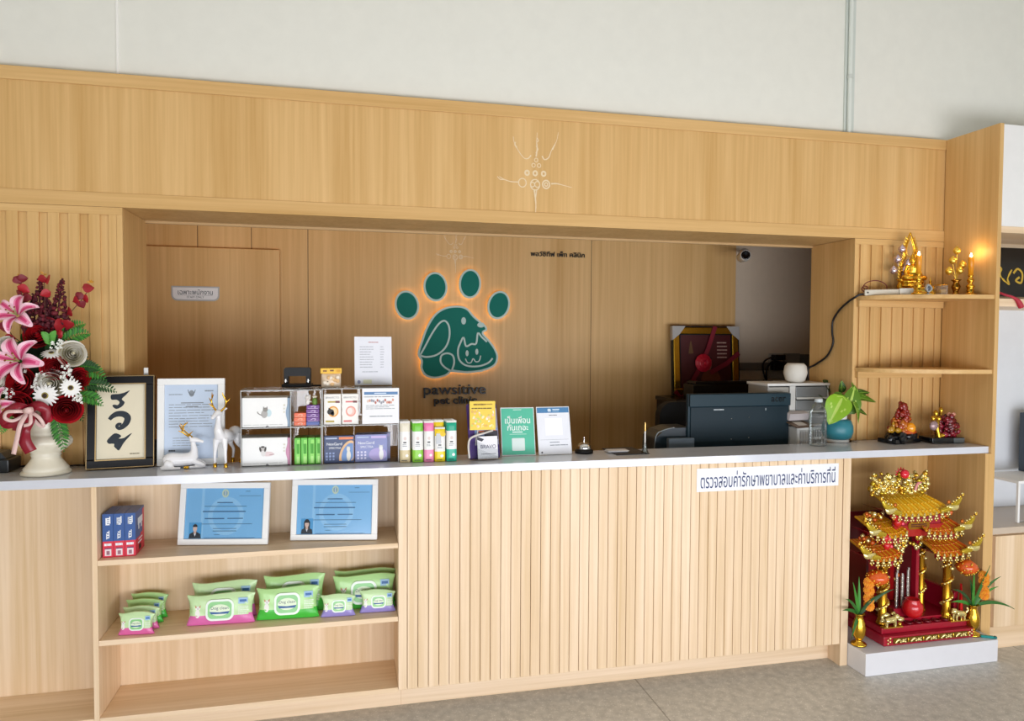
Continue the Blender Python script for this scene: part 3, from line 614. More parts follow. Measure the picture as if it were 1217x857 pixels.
# white tissue boxes with a wavy coloured flank
def sketch_cat(b, cx, cz, y, s):
    G1, G2 = mat('#b9b6b3', .7), mat('#98948f', .7)
    b.flat(ellipse(cx, cz-.006*s, .013*s, .017*s), y, G1); b.flat(ellipse(cx+.004*s, cz+.012*s, .010*s, .009*s), y-.0001, G2)
    for k in (-1, 1): b.flat([(cx+.004*s+k*.009*s, cz+.016*s), (cx+.004*s+k*.003*s, cz+.019*s), (cx+.004*s+k*.008*s, cz+.027*s)], y-.0001, G2)
    b.stroke(spline([(cx-.01*s, cz-.012*s), (cx-.024*s, cz-.004*s), (cx-.028*s, cz+.004*s)], 4), .004*s, y, G2); b.flat(ellipse(cx+.017*s, cz-.002*s, .012*s, .016*s), y+.0001, mat('#cfe4ea', .7))
def sketch_dog(b, cx, cz, y, s):
    G1, G2 = mat('#e6e2e0', .7), mat('#55514f', .7)
    b.flat(ellipse(cx+.014*s, cz-.010*s, .024*s, .010*s), y, mat('#e9d5d6', .7)); b.flat(ellipse(cx-.004*s, cz-.004*s, .010*s, .016*s), y-.0001, G1)
    b.flat(ellipse(cx-.006*s, cz+.013*s, .009*s, .010*s), y-.0002, mat('#c9c5c2', .7)); b.flat(ellipse(cx-.016*s, cz+.010*s, .004*s, .011*s, .2), y-.0003, G2); b.flat(ellipse(cx+.004*s, cz+.010*s, .004*s, .011*s, -.2), y-.0003, G2)
    b.flat(ellipse(cx-.006*s, cz+.020*s, .008*s, .004*s), y-.0003, G2); b.stroke(spline([(cx+.02*s, cz-.014*s), (cx+.04*s, cz-.012*s)], 3), .0025*s, y-.0001, mat('#b58f90', .7))
def tissue_box(lab, v0, v1, zb, flank, sk):
    y0 = YA+.012; x0, x1, xe = xat(287.5, (v0+v1)/2, y0), xat(340.5, (v0+v1)/2, y0), xd-.003; z1 = zat(315, v0, y0)
    t = thing('tissue_box', lab, 'box', ((x0+x1)/2, y0, zb+.0006), 0, 'white tissue boxes in the left case'); w = (x1-x0)/2; h = z1-zb; e = xe-(x0+x1)/2
    b = MB(); b.box(-w, w+.004, 0, .11, 0, h, mat('#f6f6f4', .5)); b.build('carton', t, bevel=.0015)
    wave = [(w+.0015+.004*math.sin(i*.55+1), h*(.02+.96*i/14)) for i in range(15)]
    b = MB(); b.prism(wave+[(e, h*.99), (e-.001, h*.5), (e, .001)], -.002, .10, flank); b.build('coloured_flank', t)
    b = MB(); sk(b, 0, h*.5, -.0006, .95); b.rows(-w+.006, w-.01, .008, .012, 1, -.0006, mat('#c9c9c6', .7), .5, 3, .1); b.flat([(-.006+.011, .001), (.017, .001), (.014, .006), (.008, .006)], -.0006, mat('#77777a', .7)); b.rows(w-.012, w-.004, h*.45, h*.8, 3, -.0006, mat('#ddd9c8', .7)); b.build('print', t)
tissue_box('white box with a grey cat sketch and blue flank on the upper acrylic level', 473, 507, zs1, mat('#8ea5bd', .45), sketch_cat)
tissue_box('white box with a black eared dog sketch and pink flank on the lower acrylic level', 520.5, 553, C+.0036, mat('#cf8fae', .45), sketch_dog)
# green flat packs standing side by side
y0 = YA+.012; GR = [mat('#6fd03a', .4), mat('#8fe05a', .4)]
us = [348.6, 357.3, 365.8, 374.3, 382.2]
for i in range(4):
    x0, x1 = xat(us[i], 535, y0)+.0012, xat(us[i+1], 535, y0)-.0012; 
    if i == 0: x0 += .003
    if i == 3: x1 = min(x1, ax1-.0055)
    h = zat(365, 520.5, y0)-C-.004
    t = thing('medicine_pack', 'bright green pack, ' + ['beside the pink flanked box', 'second from the pink flanked box', 'third from the pink flanked box', 'last one against the acrylic right wall'][i], 'pack', ((x0+x1)/2, y0, C+.0042), 0, 'bright green packs in the left case'); w = (x1-x0)/2
    b = MB(); b.box(-w, w, 0, .09, 0, h, mat('#5cc02c', .4)); b.build('carton', t, bevel=.001)
    b = MB(); b.flat([(-w*.5, .004), (w*.85, .004), (w*.85, h*.93), (-w*.1, h*.93)], -.0005, GR[1]); b.rect(-w*.2, w*.7, h*.4, h*.78, -.0008, mat('#44a51e', .5)); b.rect(-w*.1, w*.6, .006, h*.3, -.0008, mat('#b6f08a', .5)); b.build('print', t)
# flat orange and purple boxes stacked on the shelf
for (ua, ub, va, vb, n, cols, nm, lab) in ((349.5, 364.3, 491, 506.3, 3, ['#ee6a3c']*3, 'orange', ['bottom orange box of the short stack in the left acrylic case', 'middle orange box of the short stack in the left acrylic case', 'top orange box of the short stack in the left acrylic case']),
                                    (364.3, 380.5, 481.5, 506.3, 5, ['#4a5fa8', '#6b2a8c', '#6b2a8c', '#6b2a8c', '#6b2a8c'], 'purple', ['blue box under the purple boxes in the left acrylic case', 'lowest purple box resting on the blue box in the case', 'second purple box up in the left acrylic case', 'third purple box up in the left acrylic case', 'top purple box carrying the tiny cat and green figures'])):
    y0 = YA+.02; x0, x1 = xat(ua, 500, y0), xat(ub, 500, y0)-.002; z1 = zat((ua+ub)/2, va, y0); hh = (z1-zs2)/n
    if nm == 'orange': x0 = max(x0, xd+.004)
    for i in range(n):
        dx = random.uniform(-.0008, .0008)
        t = thing('medicine_box', lab[i], 'box', ((x0+x1)/2+dx, y0, zs2+.0006+i*hh), 0, 'flat %s boxes stacked in the left case' % nm); w = (x1-x0)/2
        b = MB(); b.box(-w, w, 0, .07, 0, hh-.0008, mat(cols[i], .4)); b.build('carton', t, bevel=.0008)
        b = MB(); lt = mat('#f3b79c' if nm == 'orange' else '#cdb7dc', .5)
        if i or nm == 'orange': b.stroke(spline([(-w*.35, hh*.45), (0, hh*.7), (w*.4, hh*.6), (w*.2, hh*.3)], 3), .003, -.0006, lt)
        b.rect(-w*.8, w*.75, hh*.08, hh*.2, -.0006, lt); b.build('print', t)
zp = zs2+.0006+5*hh
p = at(366.5, 475, y=YA+.03)
t = thing('cat_figure', 'tiny white cat figure with red cheeks standing on the purple boxes', 'figurine', (p.x-.003, p.y, zp))
b = MB(); WT = mat('#f4efe9', .5); b.ball((0, 0, .011), (.009, .008, .0115), WT); b.ball((0, -.002, .028), (.0125, .010, .0105), WT); b.tube([(-.009, 0, .034), (-.011, 0, .042)], [.004, .001], WT, 6); b.tube([(.009, 0, .034), (.011, 0, .042)], [.004, .001], WT, 6); b.tube([(.008, 0, .014), (.016, -.002, .012)], [.003, .002], WT, 6); b.build('body', t)
b = MB(); b.ball((-.005, -.0118, .028), .0014, INK); b.ball((.004, -.0118, .028), .0014, INK); b.ball((0, -.0122, .0245), .0016, mat('#c4483c', .5)); b.build('face', t)
p = at(375, 476, y=YA+.03)
t = thing('plant_figure', 'tiny green figure with a pale cap on the purple boxes', 'figurine', (p.x-.003, p.y, zp))
b = MB(); b.lathe([(0, 0), (.009, 0), (.011, .01), (.010, .024), (.004, .029), (0, .029)], mat('#6a8a3a', .5), 14); b.build('body', t)
b = MB(); b.ball((0, 0, .033), (.011, .009, .005), mat('#e6dcc6', .5), 12, 6); b.build('cap', t)
# white medicine boxes with round portrait prints
for (ua, ub, circ, band, lab) in ((384.8, 405.5, '#e8a23c', '#b9a23a', 'white medicine box with an orange circle and black cat head'), (406.3, 426, '#f0a08e', '#e07a7a', 'white medicine box with a pink circle beside the cat head box')):
    y0 = YA+.02; x0, x1 = xat(ua, 486, y0), xat(ub, 486, y0); h = zat(405, 468.5, y0)-zs3; x0 = max(x0, ax1+.006)
    t = thing('medicine_box', lab, 'box', ((x0+x1)/2, y0, zs3+.0006), 0, 'white medicine boxes in the right case'); w = (x1-x0)/2-.0006
    b = MB(); b.box(-w, w, 0, .035, 0, h, mat('#f7f3ec', .45)); b.build('carton', t, bevel=.001)
    b = MB(); y = -.0006; b.text('BRAVECTO', 0, h*.885, y, mat('#7d7f86', .5), w=w*1.55); b.rect(-w*.55, w*.85, h*.72, h*.77, y, mat(band, .5)); b.rect(w*.35, w*.85, h*.71, h*.78, y-.0002, mat('#7a3b3b', .5))
    b.flat(ellipse(w*.08, h*.43, w*.62, w*.66), y, mat(circ, .5)); b.flat(ellipse(w*.1, h*.43, w*.45, w*.5), y-.0002, mat('#f6d9a8' if circ == '#e8a23c' else '#f7cabd', .5))
    if circ == '#e8a23c': b.flat(ellipse(-w*.22, h*.42, w*.40, w*.34), y-.0004, mat('#1d1a18', .5)); b.flat([(-w*.5, h*.47), (-w*.2, h*.52), (-w*.45, h*.56)], y-.0004, mat('#1d1a18', .5)); b.flat(ellipse(w*.02, h*.36, w*.2, w*.26), y-.0004, mat('#1d1a18', .5))
    else: b.flat(ellipse(-w*.05, h*.44, w*.34, w*.4), y-.0004, mat('#fbe9e2', .5))
    b.rect(-w*.8, w*.2, h*.08, h*.14, y, mat(band, .5)); b.build('print', t)
# dark and lilac tablet boxes
def nex(lab, u0, u1, v0, y0, base, side, dog, dz=0, dark=True):
    x0, x1 = xat(u0, 533, y0), xat(u1, 533, y0); h = zat((u0+u1)/2, v0, y0)-C-.004; x0 = max(x0, ax1+.006)
    t = thing('tablet_box', lab, 'box', ((x0+x1)/2, y0, C+.0042), 0, 'flea tablet boxes in the right case'); w = (x1-x0)/2-.0004
    b = MB(); b.box(-w, w, 0, .022, 0, h, mat(base, .4)); b.build('carton', t, bevel=.001)
    b = MB(); y = -.0006; W2 = mat('#f4f6fb', .5)
    b.text('NexGard', -w*.32, h*.70, y-.0004, W2, w=w*1.0, bold=.004); b.text('SPECTRA', -w*.28, h*.55, y-.0004, W2, w=w*.8)
    b.rect(-w*.02, w*.92, h*.86, h*.95, y, mat('#ef8a5c' if dark else '#c9b7e6', .5)); b.rect(-w*.9, -w*.15, h*.88, h*.93, y, mat('#b7c4e0', .5))
    if dark: b.flat([q for q in ellipse(w*.55, h*.34, w*.50, h*.50, -.35) if q[0] < w*.97 and q[1] > .004], y, mat('#e7b98a', .5)); b.flat([q for q in ellipse(w*.60, h*.34, w*.40, h*.40, -.35) if q[0] < w*.97 and q[1] > .004], y-.0002, mat('#6f93c8', .5))
    else: b.flat([q for q in ellipse(w*.4, h*.26, w*.55, h*.24) if q[0] < w*.97 and q[1] > .004], y, mat('#b1a5d8', .5))
    b.flat(ellipse(w*.62, h*.26, w*.14, h*.20), y-.0004, mat(dog, .5)); b.flat(ellipse(w*.60, h*.50, w*.12, h*.10), y-.0005, mat(dog, .5)); b.flat([(w*.50, h*.55), (w*.56, h*.55), (w*.48, h*.63)], y-.0005, mat(dog, .5)); b.flat([(w*.64, h*.55), (w*.70, h*.55), (w*.74, h*.62)], y-.0005, mat(dog, .5))
    for i in range(3):
        for j in range(3): b.rect(-w*.88+i*w*.22, -w*.76+i*w*.22, h*(.10+j*.11), h*(.17+j*.11), y, mat('#8ea0cc' if dark else '#dcd9f0', .5))
    b.build('print', t)
nex('dark blue tablet box with white dog print on the floor of the right acrylic case', 385, 421.3, 518, YA+.02, '#243a68', '#1f3157', '#e9e4d8')
nex('lilac tablet box with a white dog print, in front of its twin', 422, 460.5, 516.5, YA+.025, '#8189bd', '#7079ac', '#f0f0ee', dark=False)
nex('second lilac tablet box standing half hidden behind the front lilac one', 423.5, 464, 514.5, YA+.075, '#9aa0cc', '#7079ac', '#f0f0ee', dark=False)
# notice taped to the front of the right case
y0 = YA-.0016; x0, x1 = xat(430.5, 480, y0), xat(474.2, 480, y0); z0, z1 = zat(452, 503.5, y0), zat(452, 461.5, y0)
t = thing('price_notice', 'white notice with a blue heading bar stuck to the right acrylic case', 'notice', ((x0+x1)/2, y0, z0)); w, h = (x1-x0)/2, z1-z0
b = MB(); b.box(-w, w, -.0008, 0, 0, h, PAPER); b.build('paper', t)
b = MB(); y = -.0012; b.rect(-w*.9, w*.93, h*.82, h*.90, y, mat('#5b85b4', .5)); b.rect(-w*.35, w*.3, h*.845, h*.875, y-.0002, mat('#cfdff0', .5)); b.rows(-w*.9, w*.9, h*.74, h*.78, 1, y, GREYINK, .5, 2, .1)
rd = random.Random(5)
for i in range(14): b.flat(ellipse(-w*.7+i*w*.105, h*.63+rd.uniform(-.006, .006), .004, .006), y, mat(rd.choice(['#d9a08a', '#9a9aa4', '#e2c9b9', '#b86a5a']), .5))
b.rows(-w*.8, w*.85, h*.40, h*.54, 3, y, GREYINK, .3, 4, .3); b.rows(-w*.6, w*.7, h*.18, h*.24, 1, y, GREYINK, .4, 8, .1); b.build('print', t)
# on the cases: hole punch, pen, treat bag, price sheet
p = at(353, 460.5, z=az)
t = thing('hole_punch', 'black two-hole punch standing on the left acrylic case', 'hole punch', (p.x, p.y+.03, az+.0006), -.05); s = .060
b = MB(); b.box(-s, s, -.04, .05, 0, .014, BLACK); b.build('base_tray', t, bevel=.004)
b = MB(); b.prism([(-s+.006, .0145), (-s+.024, .0145), (-s+.024, .046), (s-.024, .046), (s-.024, .0145), (s-.006, .0145), (s-.005, .075), (s-.010, .082), (-s+.012, .082), (-s+.006, .075)], -.012, .03, BLACK); b.build('handle', t, bevel=.002)
for k in (-1, 1): b = MB(); b.tube([(k*(s-.014), -.018, .02), (k*(s-.014), -.018, .034)], .0035, CHROME, 8); b.tube([(k*(s-.014)-.006, -.016, .026), (k*(s-.014)+.006, -.016, .026)], .0025, CHROME, 6); b.build('punch_pin', t)
p = at(376, 459, z=az); b = MB(); b.tube([(-.03, 0, .0048), (.028, 0, .0048)], .0042, BLACK, 8); b.tube([(.028, 0, .0048), (.038, 0, .0048)], [.003, .001], BLACK, 8)
o = b.build('pen', None); o.location = (p.x-.001, .262, az+.0006); tag(o, 'black pen lying between the hole punch and the yellow treat bag', 'pen')
y0 = YA+.06; x0, x1 = xat(380.8, 450, y0), xat(406, 450, y0); hh = zat(393, 438, y0)-azr
t = thing('treat_bag', 'small clear bag of pale treats with a yellow header card on the acrylic case', 'bag', ((x0+x1)/2, y0, azr+.0006)); w = (x1-x0)/2
b = MB(); b.sheet(lambda u, v: ((u-.5)*2*w*.92, -.026*math.sin(PI*u)**.5*(1-(2*v-.9)**2 if 0 else math.sin(PI*min(1, v*.9+.1))**.6)+.013, v*hh*.73), 12, 10, mat('#f3dcc0', .35)); b.sheet(lambda u, v: ((u-.5)*2*w*.92, .026*math.sin(PI*u)**.5*math.sin(PI*min(1, v*.9+.1))**.6+.013, v*hh*.73), 12, 10, mat('#f3dcc0', .35)); b.build('pouch', t)
b = MB(); rd = random.Random(2)
for i in range(9): b.ball((rd.uniform(-.7, .7)*w, -.011, rd.uniform(.1, .55)*hh), (.009, .004, .008), mat(rd.choice(['#f6e9d6', '#e9bd86', '#f2d3a4']), .5), 8, 5)
b.ball((-w*.3, -.0165, hh*.32), .0022, INK, 6, 4); b.build('treats', t)
b = MB(); b.box(-w, w, .006, .020, hh*.72, hh, mat('#f0bd22', .4)); b.rect(-w*.75, -w*.4, hh*.82, hh*.9, .0054, mat('#8a5a1a', .5)); b.rect(-w*.1, w*.25, hh*.84, hh*.92, .0054, mat('#7a4a14', .5)); b.rect(w*.5, w*.9, hh*.8, hh*.93, .0054, mat('#e0a018', .5)); b.build('header_card', t, bevel=.001)
mid, rz, w = base2(421.7, 458.8, 466, 458.2, azr); w2 = w/2; TL = math.radians(-8); h = (zat(442, 400.5, mid.y+.03)-azr)/math.cos(TL)
t = thing('price_sheet', 'white printed price sheet standing in a clear holder on top of the right acrylic case', 'sheet', mid+Vector((0, .0, .001)), rz, None, TL)
b = MB(); b.box(-w2, w2, 0, .0012, .002, h, mat('#eceef6', .5)); b.build('paper', t)
b = MB(); b.rows(-.02, .025, h*.87, h*.90, 1, -.0005, mat('#c07a78', .6), .5); 
for i in range(9): 
    z = h*(.80-i*.052); b.rows(-w2*.72, w2*.1, z-.003, z, 1, -.0005, mat('#9a9ea8', .6), .7, i+3, .4); b.rows(w2*.38, w2*.6, z-.003, z, 1, -.0005, mat('#9a9ea8', .6), .7, i+30, .3)
b.rows(-w2*.6, w2*.4, h*.27, h*.29, 1, -.0005, GREYINK, .5, 9); b.flat(ellipse(-w2*.78, h*.075, .007, .008), -.0005, mat('#8d94b4', .6)); b.rect(-w2*.55, -w2*.1, h*.04, h*.12, -.0005, mat('#dfe0c2', .6)); b.build('print', t)
b = MB(); b.box(-w2, w2, .0016, .0042, 0, h*.99, ACR); b.box(-w2, w2, .0042, .05, 0, .003, ACR); b.build('clear_stand', t)
# --- row of stick treat packs in five colours
cols = [('#d9c79a', '#e9e2cd', 'cream'), ('#8fd23f', '#74c93a', 'lime green'), ('#ee8fb8', '#ee7fb0', 'pink'), ('#f0d818', '#f0d020', 'yellow'), ('#28b596', '#16a583', 'teal')]
bu = [(475.5, 488.2, 550.5), (490.3, 503.5, 550.2), (504.3, 516.3, 549.8), (516.6, 529.6, 549.4), (530.8, 543.4, 549)]
pos = ['front', 'second', 'third', 'rear']
for ci, (c1, c2, nm) in enumerate(cols):
    u0, u1, vb = bu[ci]; p0 = at((u0+u1)/2, vb, z=C); x0, x1 = at(u0, vb, z=C).x, at(u1, vb, z=C).x; w = (x1-x0)/2*.96; H = .172
    for k in range(4):
        hh = H*(.84 if (nm == 'yellow' and k == 0) else 1.); lean = math.radians((-3.5, -4, -4.5, -5)[k]); yk = p0.y+k*.022
        t = thing('treat_stick', '%s and white stick treat pack, %s in the %s row on the worktop' % (nm, pos[k], ['first', 'second', 'third', 'fourth', 'fifth'][ci]), 'treat pack', ((x0+x1)/2+random.uniform(-.001, .001)-k*.001, yk, C+.0016), random.uniform(-.03, .03), 'stick treat packs beside the acrylic cases', lean)
        WT = mat('#efeeea', .35)
        b = MB()
        def fr(v):  # thickness profile of the filled sachet
            return .0075*min(1, v/.10)**.5*min(1, (1-v)/.10)**.6+.0008
        for sd in (-1, 1):
            b.sheet(lambda u, v, sd=sd: ((u-.5)*2*w, .009+sd*fr(v)*(1-(2*u-1)**4*.85), v*hh), 8, 20, WT, lambda u, v: mat(c1, .35) if v < .29 else (mat(c2, .35) if .76 < v < .93 else WT))
        for u in (0, 1): b.sheet(lambda a, v, u=u: ((u-.5)*2*w, .009+(2*a-1)*fr(v)*.15, v*hh), 1, 20, WT)
        b.build('sachet', t)
        if k == 0 or (nm == 'yellow' and k == 1):
            b = MB(); y = .0002
            b.rect(-w*.35, w*.25, hh*.47, hh*.50, y, INK); b.rows(-w*.5, w*.5, hh*.38, hh*.45, 2, y, GREYINK, .4, ci, .3); b.flat(ellipse(w*.35, hh*.17, w*.3, w*.28), y-.0006, WT); b.rows(-w*.7, w*.5, hh*.04, hh*.07, 1, y, INK, .5, ci+2, .1)
            b.flat(ellipse(0, hh*.58, w*.3, w*.35), y, mat('#e3d3cd', .5)); b.text('chu', w*.1, hh*.515, y-.0003, INK, w=w*.7) if False else None
            if nm == 'yellow' and k == 0: b.rect(-w*.75, w*.2, hh*.52, hh*.82, y-.0004, mat('#c9cdd2', .5)); b.flat(ellipse(w*.55, hh*.80, w*.55, w*.45), y-.0006, mat('#f0c818', .5))
            b.build('print', t)
# --- purple leaflet stand with leaflets
mid, rz, w = base2(558.8, 547.5, 592, 545.5, C); TL = math.radians(-14)
ls = thing('leaflet_stand', 'purple leaflet stand leaning back beside the teal treat sticks', 'leaflet stand', mid+Vector((0, .0, .003)), rz, None, TL)
h = (zat(546, 481, mid.y+.055)-C)/math.cos(TL)
b = MB(); b.prism(rr(-w/2, w/2+.01, 0, h, .008), 0, .006, mat('#4b3277', .4)); b.build('back_panel', ls, bevel=.001)
b = MB(); b.box(-w/2+.028, w/2+.008, -.002, -.0004, .06, h-.022, mat('#a9a6b4', .4)); b.rect(-w/2+.028, w/2+.006, h*.42, h*.55, -.0024, mat('#7d98c8', .5)); b.rect(-w/2+.045, w/2, h*.47, h*.51, -.0028, mat('#d97a5a', .5)); b.rect(-w/2+.07, w/2+.006, h*.34, h*.5, -.003, mat('#3d3a44', .5)); b.build('picture', ls)
b = MB(); b.box(-w/2+.004, w/2+.008, -.022, -.02, 0, .075, ACR); b.box(-w/2+.004, w/2+.008, -.02, -.0005, 0, .002, ACR); b.build('clear_pocket', ls)
b = MB(); b.tube(spline([(-w/2-.012, -.03, .005), (-w/2-.012, -.03, .06), (-w/2+.005, -.026, .092), (w/2-.05, -.02, .112), (w/2-.02, -.014, .12)], 6), .0045, mat('#d7d2cc', .4), 8, flat=.6); b.build('curved_arm', ls)
t = thing('leaflet', 'white folded leaflet with dark BRAVO lettering in the purple stand pocket', 'leaflet', mid+Vector((.014, -.014, .006)), rz-.03, None, math.radians(-10)); w2 = .045
b = MB(); b.box(-w2, w2, -.002, 0, 0, .096, mat('#f1f0f5', .5)); b.build('card', t)
b = MB(); b.text('BRAVO', .003, .052, -.0026, mat('#35305a', .5), w=.068); b.rect(-.03, .036, .020, .022, -.0026, INK); b.flat([(-w2, .096), (-w2+.03, .084), (-w2+.02, .074), (-w2, .082)], -.0026, mat('#3a3a46', .5)); b.build('print', t)
y0 = mid.y-.012; x0, x1 = xat(558.5, 494, y0), xat(588.8, 494, y0); z0, z1 = zat(573, 511, y0), zat(573, 477, y0)
t = thing('leaflet', 'bright yellow picture leaflet standing above the BRAVO leaflet', 'leaflet', ((x0+x1)/2, y0-.0, z0), -.05, None, math.radians(-6)); w2 = (x1-x0)/2; h = z1-z0
b = MB(); b.box(-w2, w2, -.0012, 0, 0, h, mat('#f3d24a', .45)); b.build('sheet', t)
b = MB(); rd = random.Random(8); y = -.0017
for i in range(46):
    b.flat(ellipse(rd.uniform(-.85, .85)*w2, rd.uniform(.08, .66)*h, rd.uniform(.003, .008), rd.uniform(.002, .006), rd.uniform(0, 3), 9), y-.00001*i, mat(rd.choice(['#f7ecb8', '#e8b95a', '#cfd86a', '#f4e27a', '#f2c9a0', '#f8f1d8']), .5))
b.rows(-w2*.7, w2*.3, h*.84, h*.93, 1, y, mat('#8a6a1a', .5), .6, 2, .1); b.rows(-w2*.85, w2*.75, h*.72, h*.78, 1, y, mat('#6a5416', .5), .6, 4, .1); b.rows(w2*.2, w2*.8, h*.86, h*.92, 1, y, mat('#a8862a', .5), .6, 3, .1); b.build('print', t)
b = MB(); b.tube([(-.028, .030, -(z0-C)+.06), (-.020, .012, -.004), (-.010, .0015, h*.5)], .0022, mat('#d7d2cc', .4), 8); b.build('clip_rod', t)
# --- two upright counter signs
def standee(name, lab, u0, v0, u1, v1, vt, ut, colr, pr):
    mid, rz, w = base2(u0, v0, u1, v1, C); TL = math.radians(-14); w2 = w/2; h = (zat(ut, vt, mid.y+.045)-C)/math.cos(TL)
    t = thing(name, lab, 'sign', mid+Vector((0, 0, .0018)), rz, None, TL)
    b = MB(); b.box(-w2, w2, 0, .004, 0, h, mat('#e9edf0', .3)); b.build('backing', t, bevel=.0008)
    b = MB(); b.rect(-w2+.003, w2-.003, .004, h-.004, -.0004, colr); pr(b, w2, h); b.build('print', t)
    b = MB(); b.box(-w2*.4, w2*.4, .0045, .006, 0, h*.6, ACR); b.prism([(.0045, .001), (.07, .0+.07*math.tan(-TL)*0+.0175), (.068, .019), (.0045, .004)], -w2*.4, w2*.4, ACR, ax='x'); b.build('foot', t)
    return t
def pr1(b, w, h):
    W2 = mat('#f4fbf8', .5); y = -.0008
    b.rect(-w*.25, w*.25, h*.945, h*.955, y, W2); b.text('เป็นเพื่อน', 0, h*.74, y, W2, w=w*1.50, h=h*.155, bold=.010); b.text('กันเถอะ', 0, h*.585, y, W2, w=w*1.25, h=h*.135, bold=.010)
    b.rect(-w*.33, w*.27, h*.475, h*.495, y, W2); b.rect(-w*.5, w*.5, h*.435, h*.447, y, mat('#bfe6da', .5)); b.prism(rr(-w*.38, w*.38, h*.10, h*.36, .004), y-.0001, y, mat('#dfeeea', .5))
def pr2(b, w, h):
    y = -.0008; b.rect(-w+.003, w-.003, h*.87, h-.004, y, mat('#4d84b4', .5)); b.flat(ellipse(-w*.22, h*.93, .008, .006), y-.0002, mat('#dbe9f4', .5)); b.rect(-w*.3, -w*.12, h*.895, h*.91, y-.0002, mat('#dbe9f4', .5)); b.rect(-w*.02, w*.4, h*.93, h*.95, y-.0002, mat('#dbe9f4', .5)); b.rect(-w*.02, w*.36, h*.90, h*.915, y-.0002, mat('#a9c7e0', .5))
    b.rows(-w*.25, w*.25, h*.81, h*.83, 1, y, INK, .6, 2, .05); b.rect(-w*.52, w*.52, h*.40, h*.76, y, mat('#fafafa', .5)); b.rect(-w*.85, w*.85, h*.308, h*.312, y, GREYINK); b.rows(-w*.3, w*.3, h*.24, h*.27, 1, y, GREYINK, .6, 3, .1); b.rows(-w*.3, w*.85, h*.18, h*.21, 1, y, GREYINK, .6, 5, .1); b.flat(ellipse(-w*.8, h*.05, .004, .004), y, INK)
standee('friend_sign', 'mint green upright counter sign with white Thai lettering', 596.5, 542.5, 636.7, 541.5, 485, 612, mat('#5cc3a4', .4), pr1)
standee('payment_sign', 'white upright counter sign with a blue heading band beside the mint green one', 640.5, 541.5, 680, 540, 484, 656, mat('#eef0f7', .4), pr2)
# --- service bell, card tray, counter pen
p = at(697, 540, z=C)
t = thing('service_bell', 'chrome service bell on a black base beside the white upright sign', 'bell', (p.x, p.y+.035, C))
b = MB(); b.lathe([(0, .0005), (.041, .0005), (.042, .012), (.036, .018), (.03, .02), (0, .02)], BLACK, 36); b.build('base', t)
b = MB(); b.lathe([(.031, .0205), (.0315, .026), (.029, .036), (.022, .044), (.012, .048), (0, .049)], CHROME, 36); b.build('dome', t)
b = MB(); b.tube([(0, 0, .049), (0, 0, .060)], .003, CHROME, 10); b.ball((0, 0, .062), .005, CHROME); b.tube([(0, 0, .062), (0, 0, .074)], [.002, .0012], CHROME, 8); b.build('button', t)
m4 = [at(u, v, z=C+.001) for u, v in ((715, 533.5), (733, 541), (772, 539.5), (750, 532))]
b = MB(); b.prism([(q.x, q.y) for q in m4], C+.0006, C+.004, mat('#2b2c31', .5), ax='z'); tag(b.build('desk_pad', bevel=.001), 'dark desk pad lying on the worktop under the name cards', 'pad')
p = at(733, 536.5, z=C+.005); 
for i in range(4):
    b = MB(Matrix.Rotation(random.uniform(-.12, .12)-.05, 4, 'Z')); b.box(-.047, .047, -.029, .029, 0, .0016, mat('#e9eaee', .5)); b.rows(-.03, .02, -.01, .01, 2, 0, GREYINK) if False else None
    o = b.build('name_card'); o.location = (p.x+random.uniform(-.006, .006), p.y+random.uniform(-.004, .004), C+.0045+i*.0019); tag(o, 'white name card on the dark desk pad, ' + ['lowest of the small pile', 'second from the bottom of the pile', 'third from the bottom of the pile', 'topmost of the small pile'][i], 'card', 'name cards on the desk pad')
p = at(768, 540, z=C)
t = thing('counter_pen', 'slim white and gold counter pen standing upright in a clear cone holder', 'pen', (p.x, p.y+.015, C))
b = MB(); b.lathe([(.018, .0006), (.017, .004), (.006, .04), (.0055, .05), (.004, .05), (.0045, .04), (.014, .006), (0, .006)], PET, 20); b.build('holder', t)
h = zat(768.5, 502, p.y+.015)-C; b = MB(); b.tube([(0, 0, .008), (0, 0, .05), (0, 0, h*.72)], [.0018, .0032, .0034], mat('#e8e4dd', .35), 10); b.tube([(0, 0, h*.72), (0, 0, h*.74), (0, 0, h)], [.0034, .0038, .003], mat('#d9b56a', .3, .6), 10); b.build('pen_body', t)
# --- left edge: dark object and cord behind the vase
p = at(6, 551, z=C)
b = MB(); b.box(-.06, .035, -.05, .06, .0005, .05, mat('#1b2025', .35)); b.prism([(-.055, .0505), (.02, .0505), (.0, .075), (-.055, .078)], -.03, .05, mat('#20262c', .35)); o = b.build('card_terminal', bevel=.004); o.location = (at(2, 545, y=.2).x, .22, C); tag(o, 'dark card terminal at the left edge behind the flower vase', 'terminal')
b = MB(); b.tube(spline([(q.x, min(q.y, .290), C+.0045) for q in (at(u, v, z=C+.0045) for u, v in ((14, 550.5), (30, 552), (60, 551.5), (75, 554), (90, 553), (99, 553), (112, 553.5), (150, 552), (170, 551)))], 6), .0035, BLACK, 6); tag(b.build('loose_lead'), 'thin black cord lying on the worktop behind the vase and calligraphy frame', 'cord')
# ================================================================== things in the bookcase
ZSH1, ZSH2 = .7113, .4109
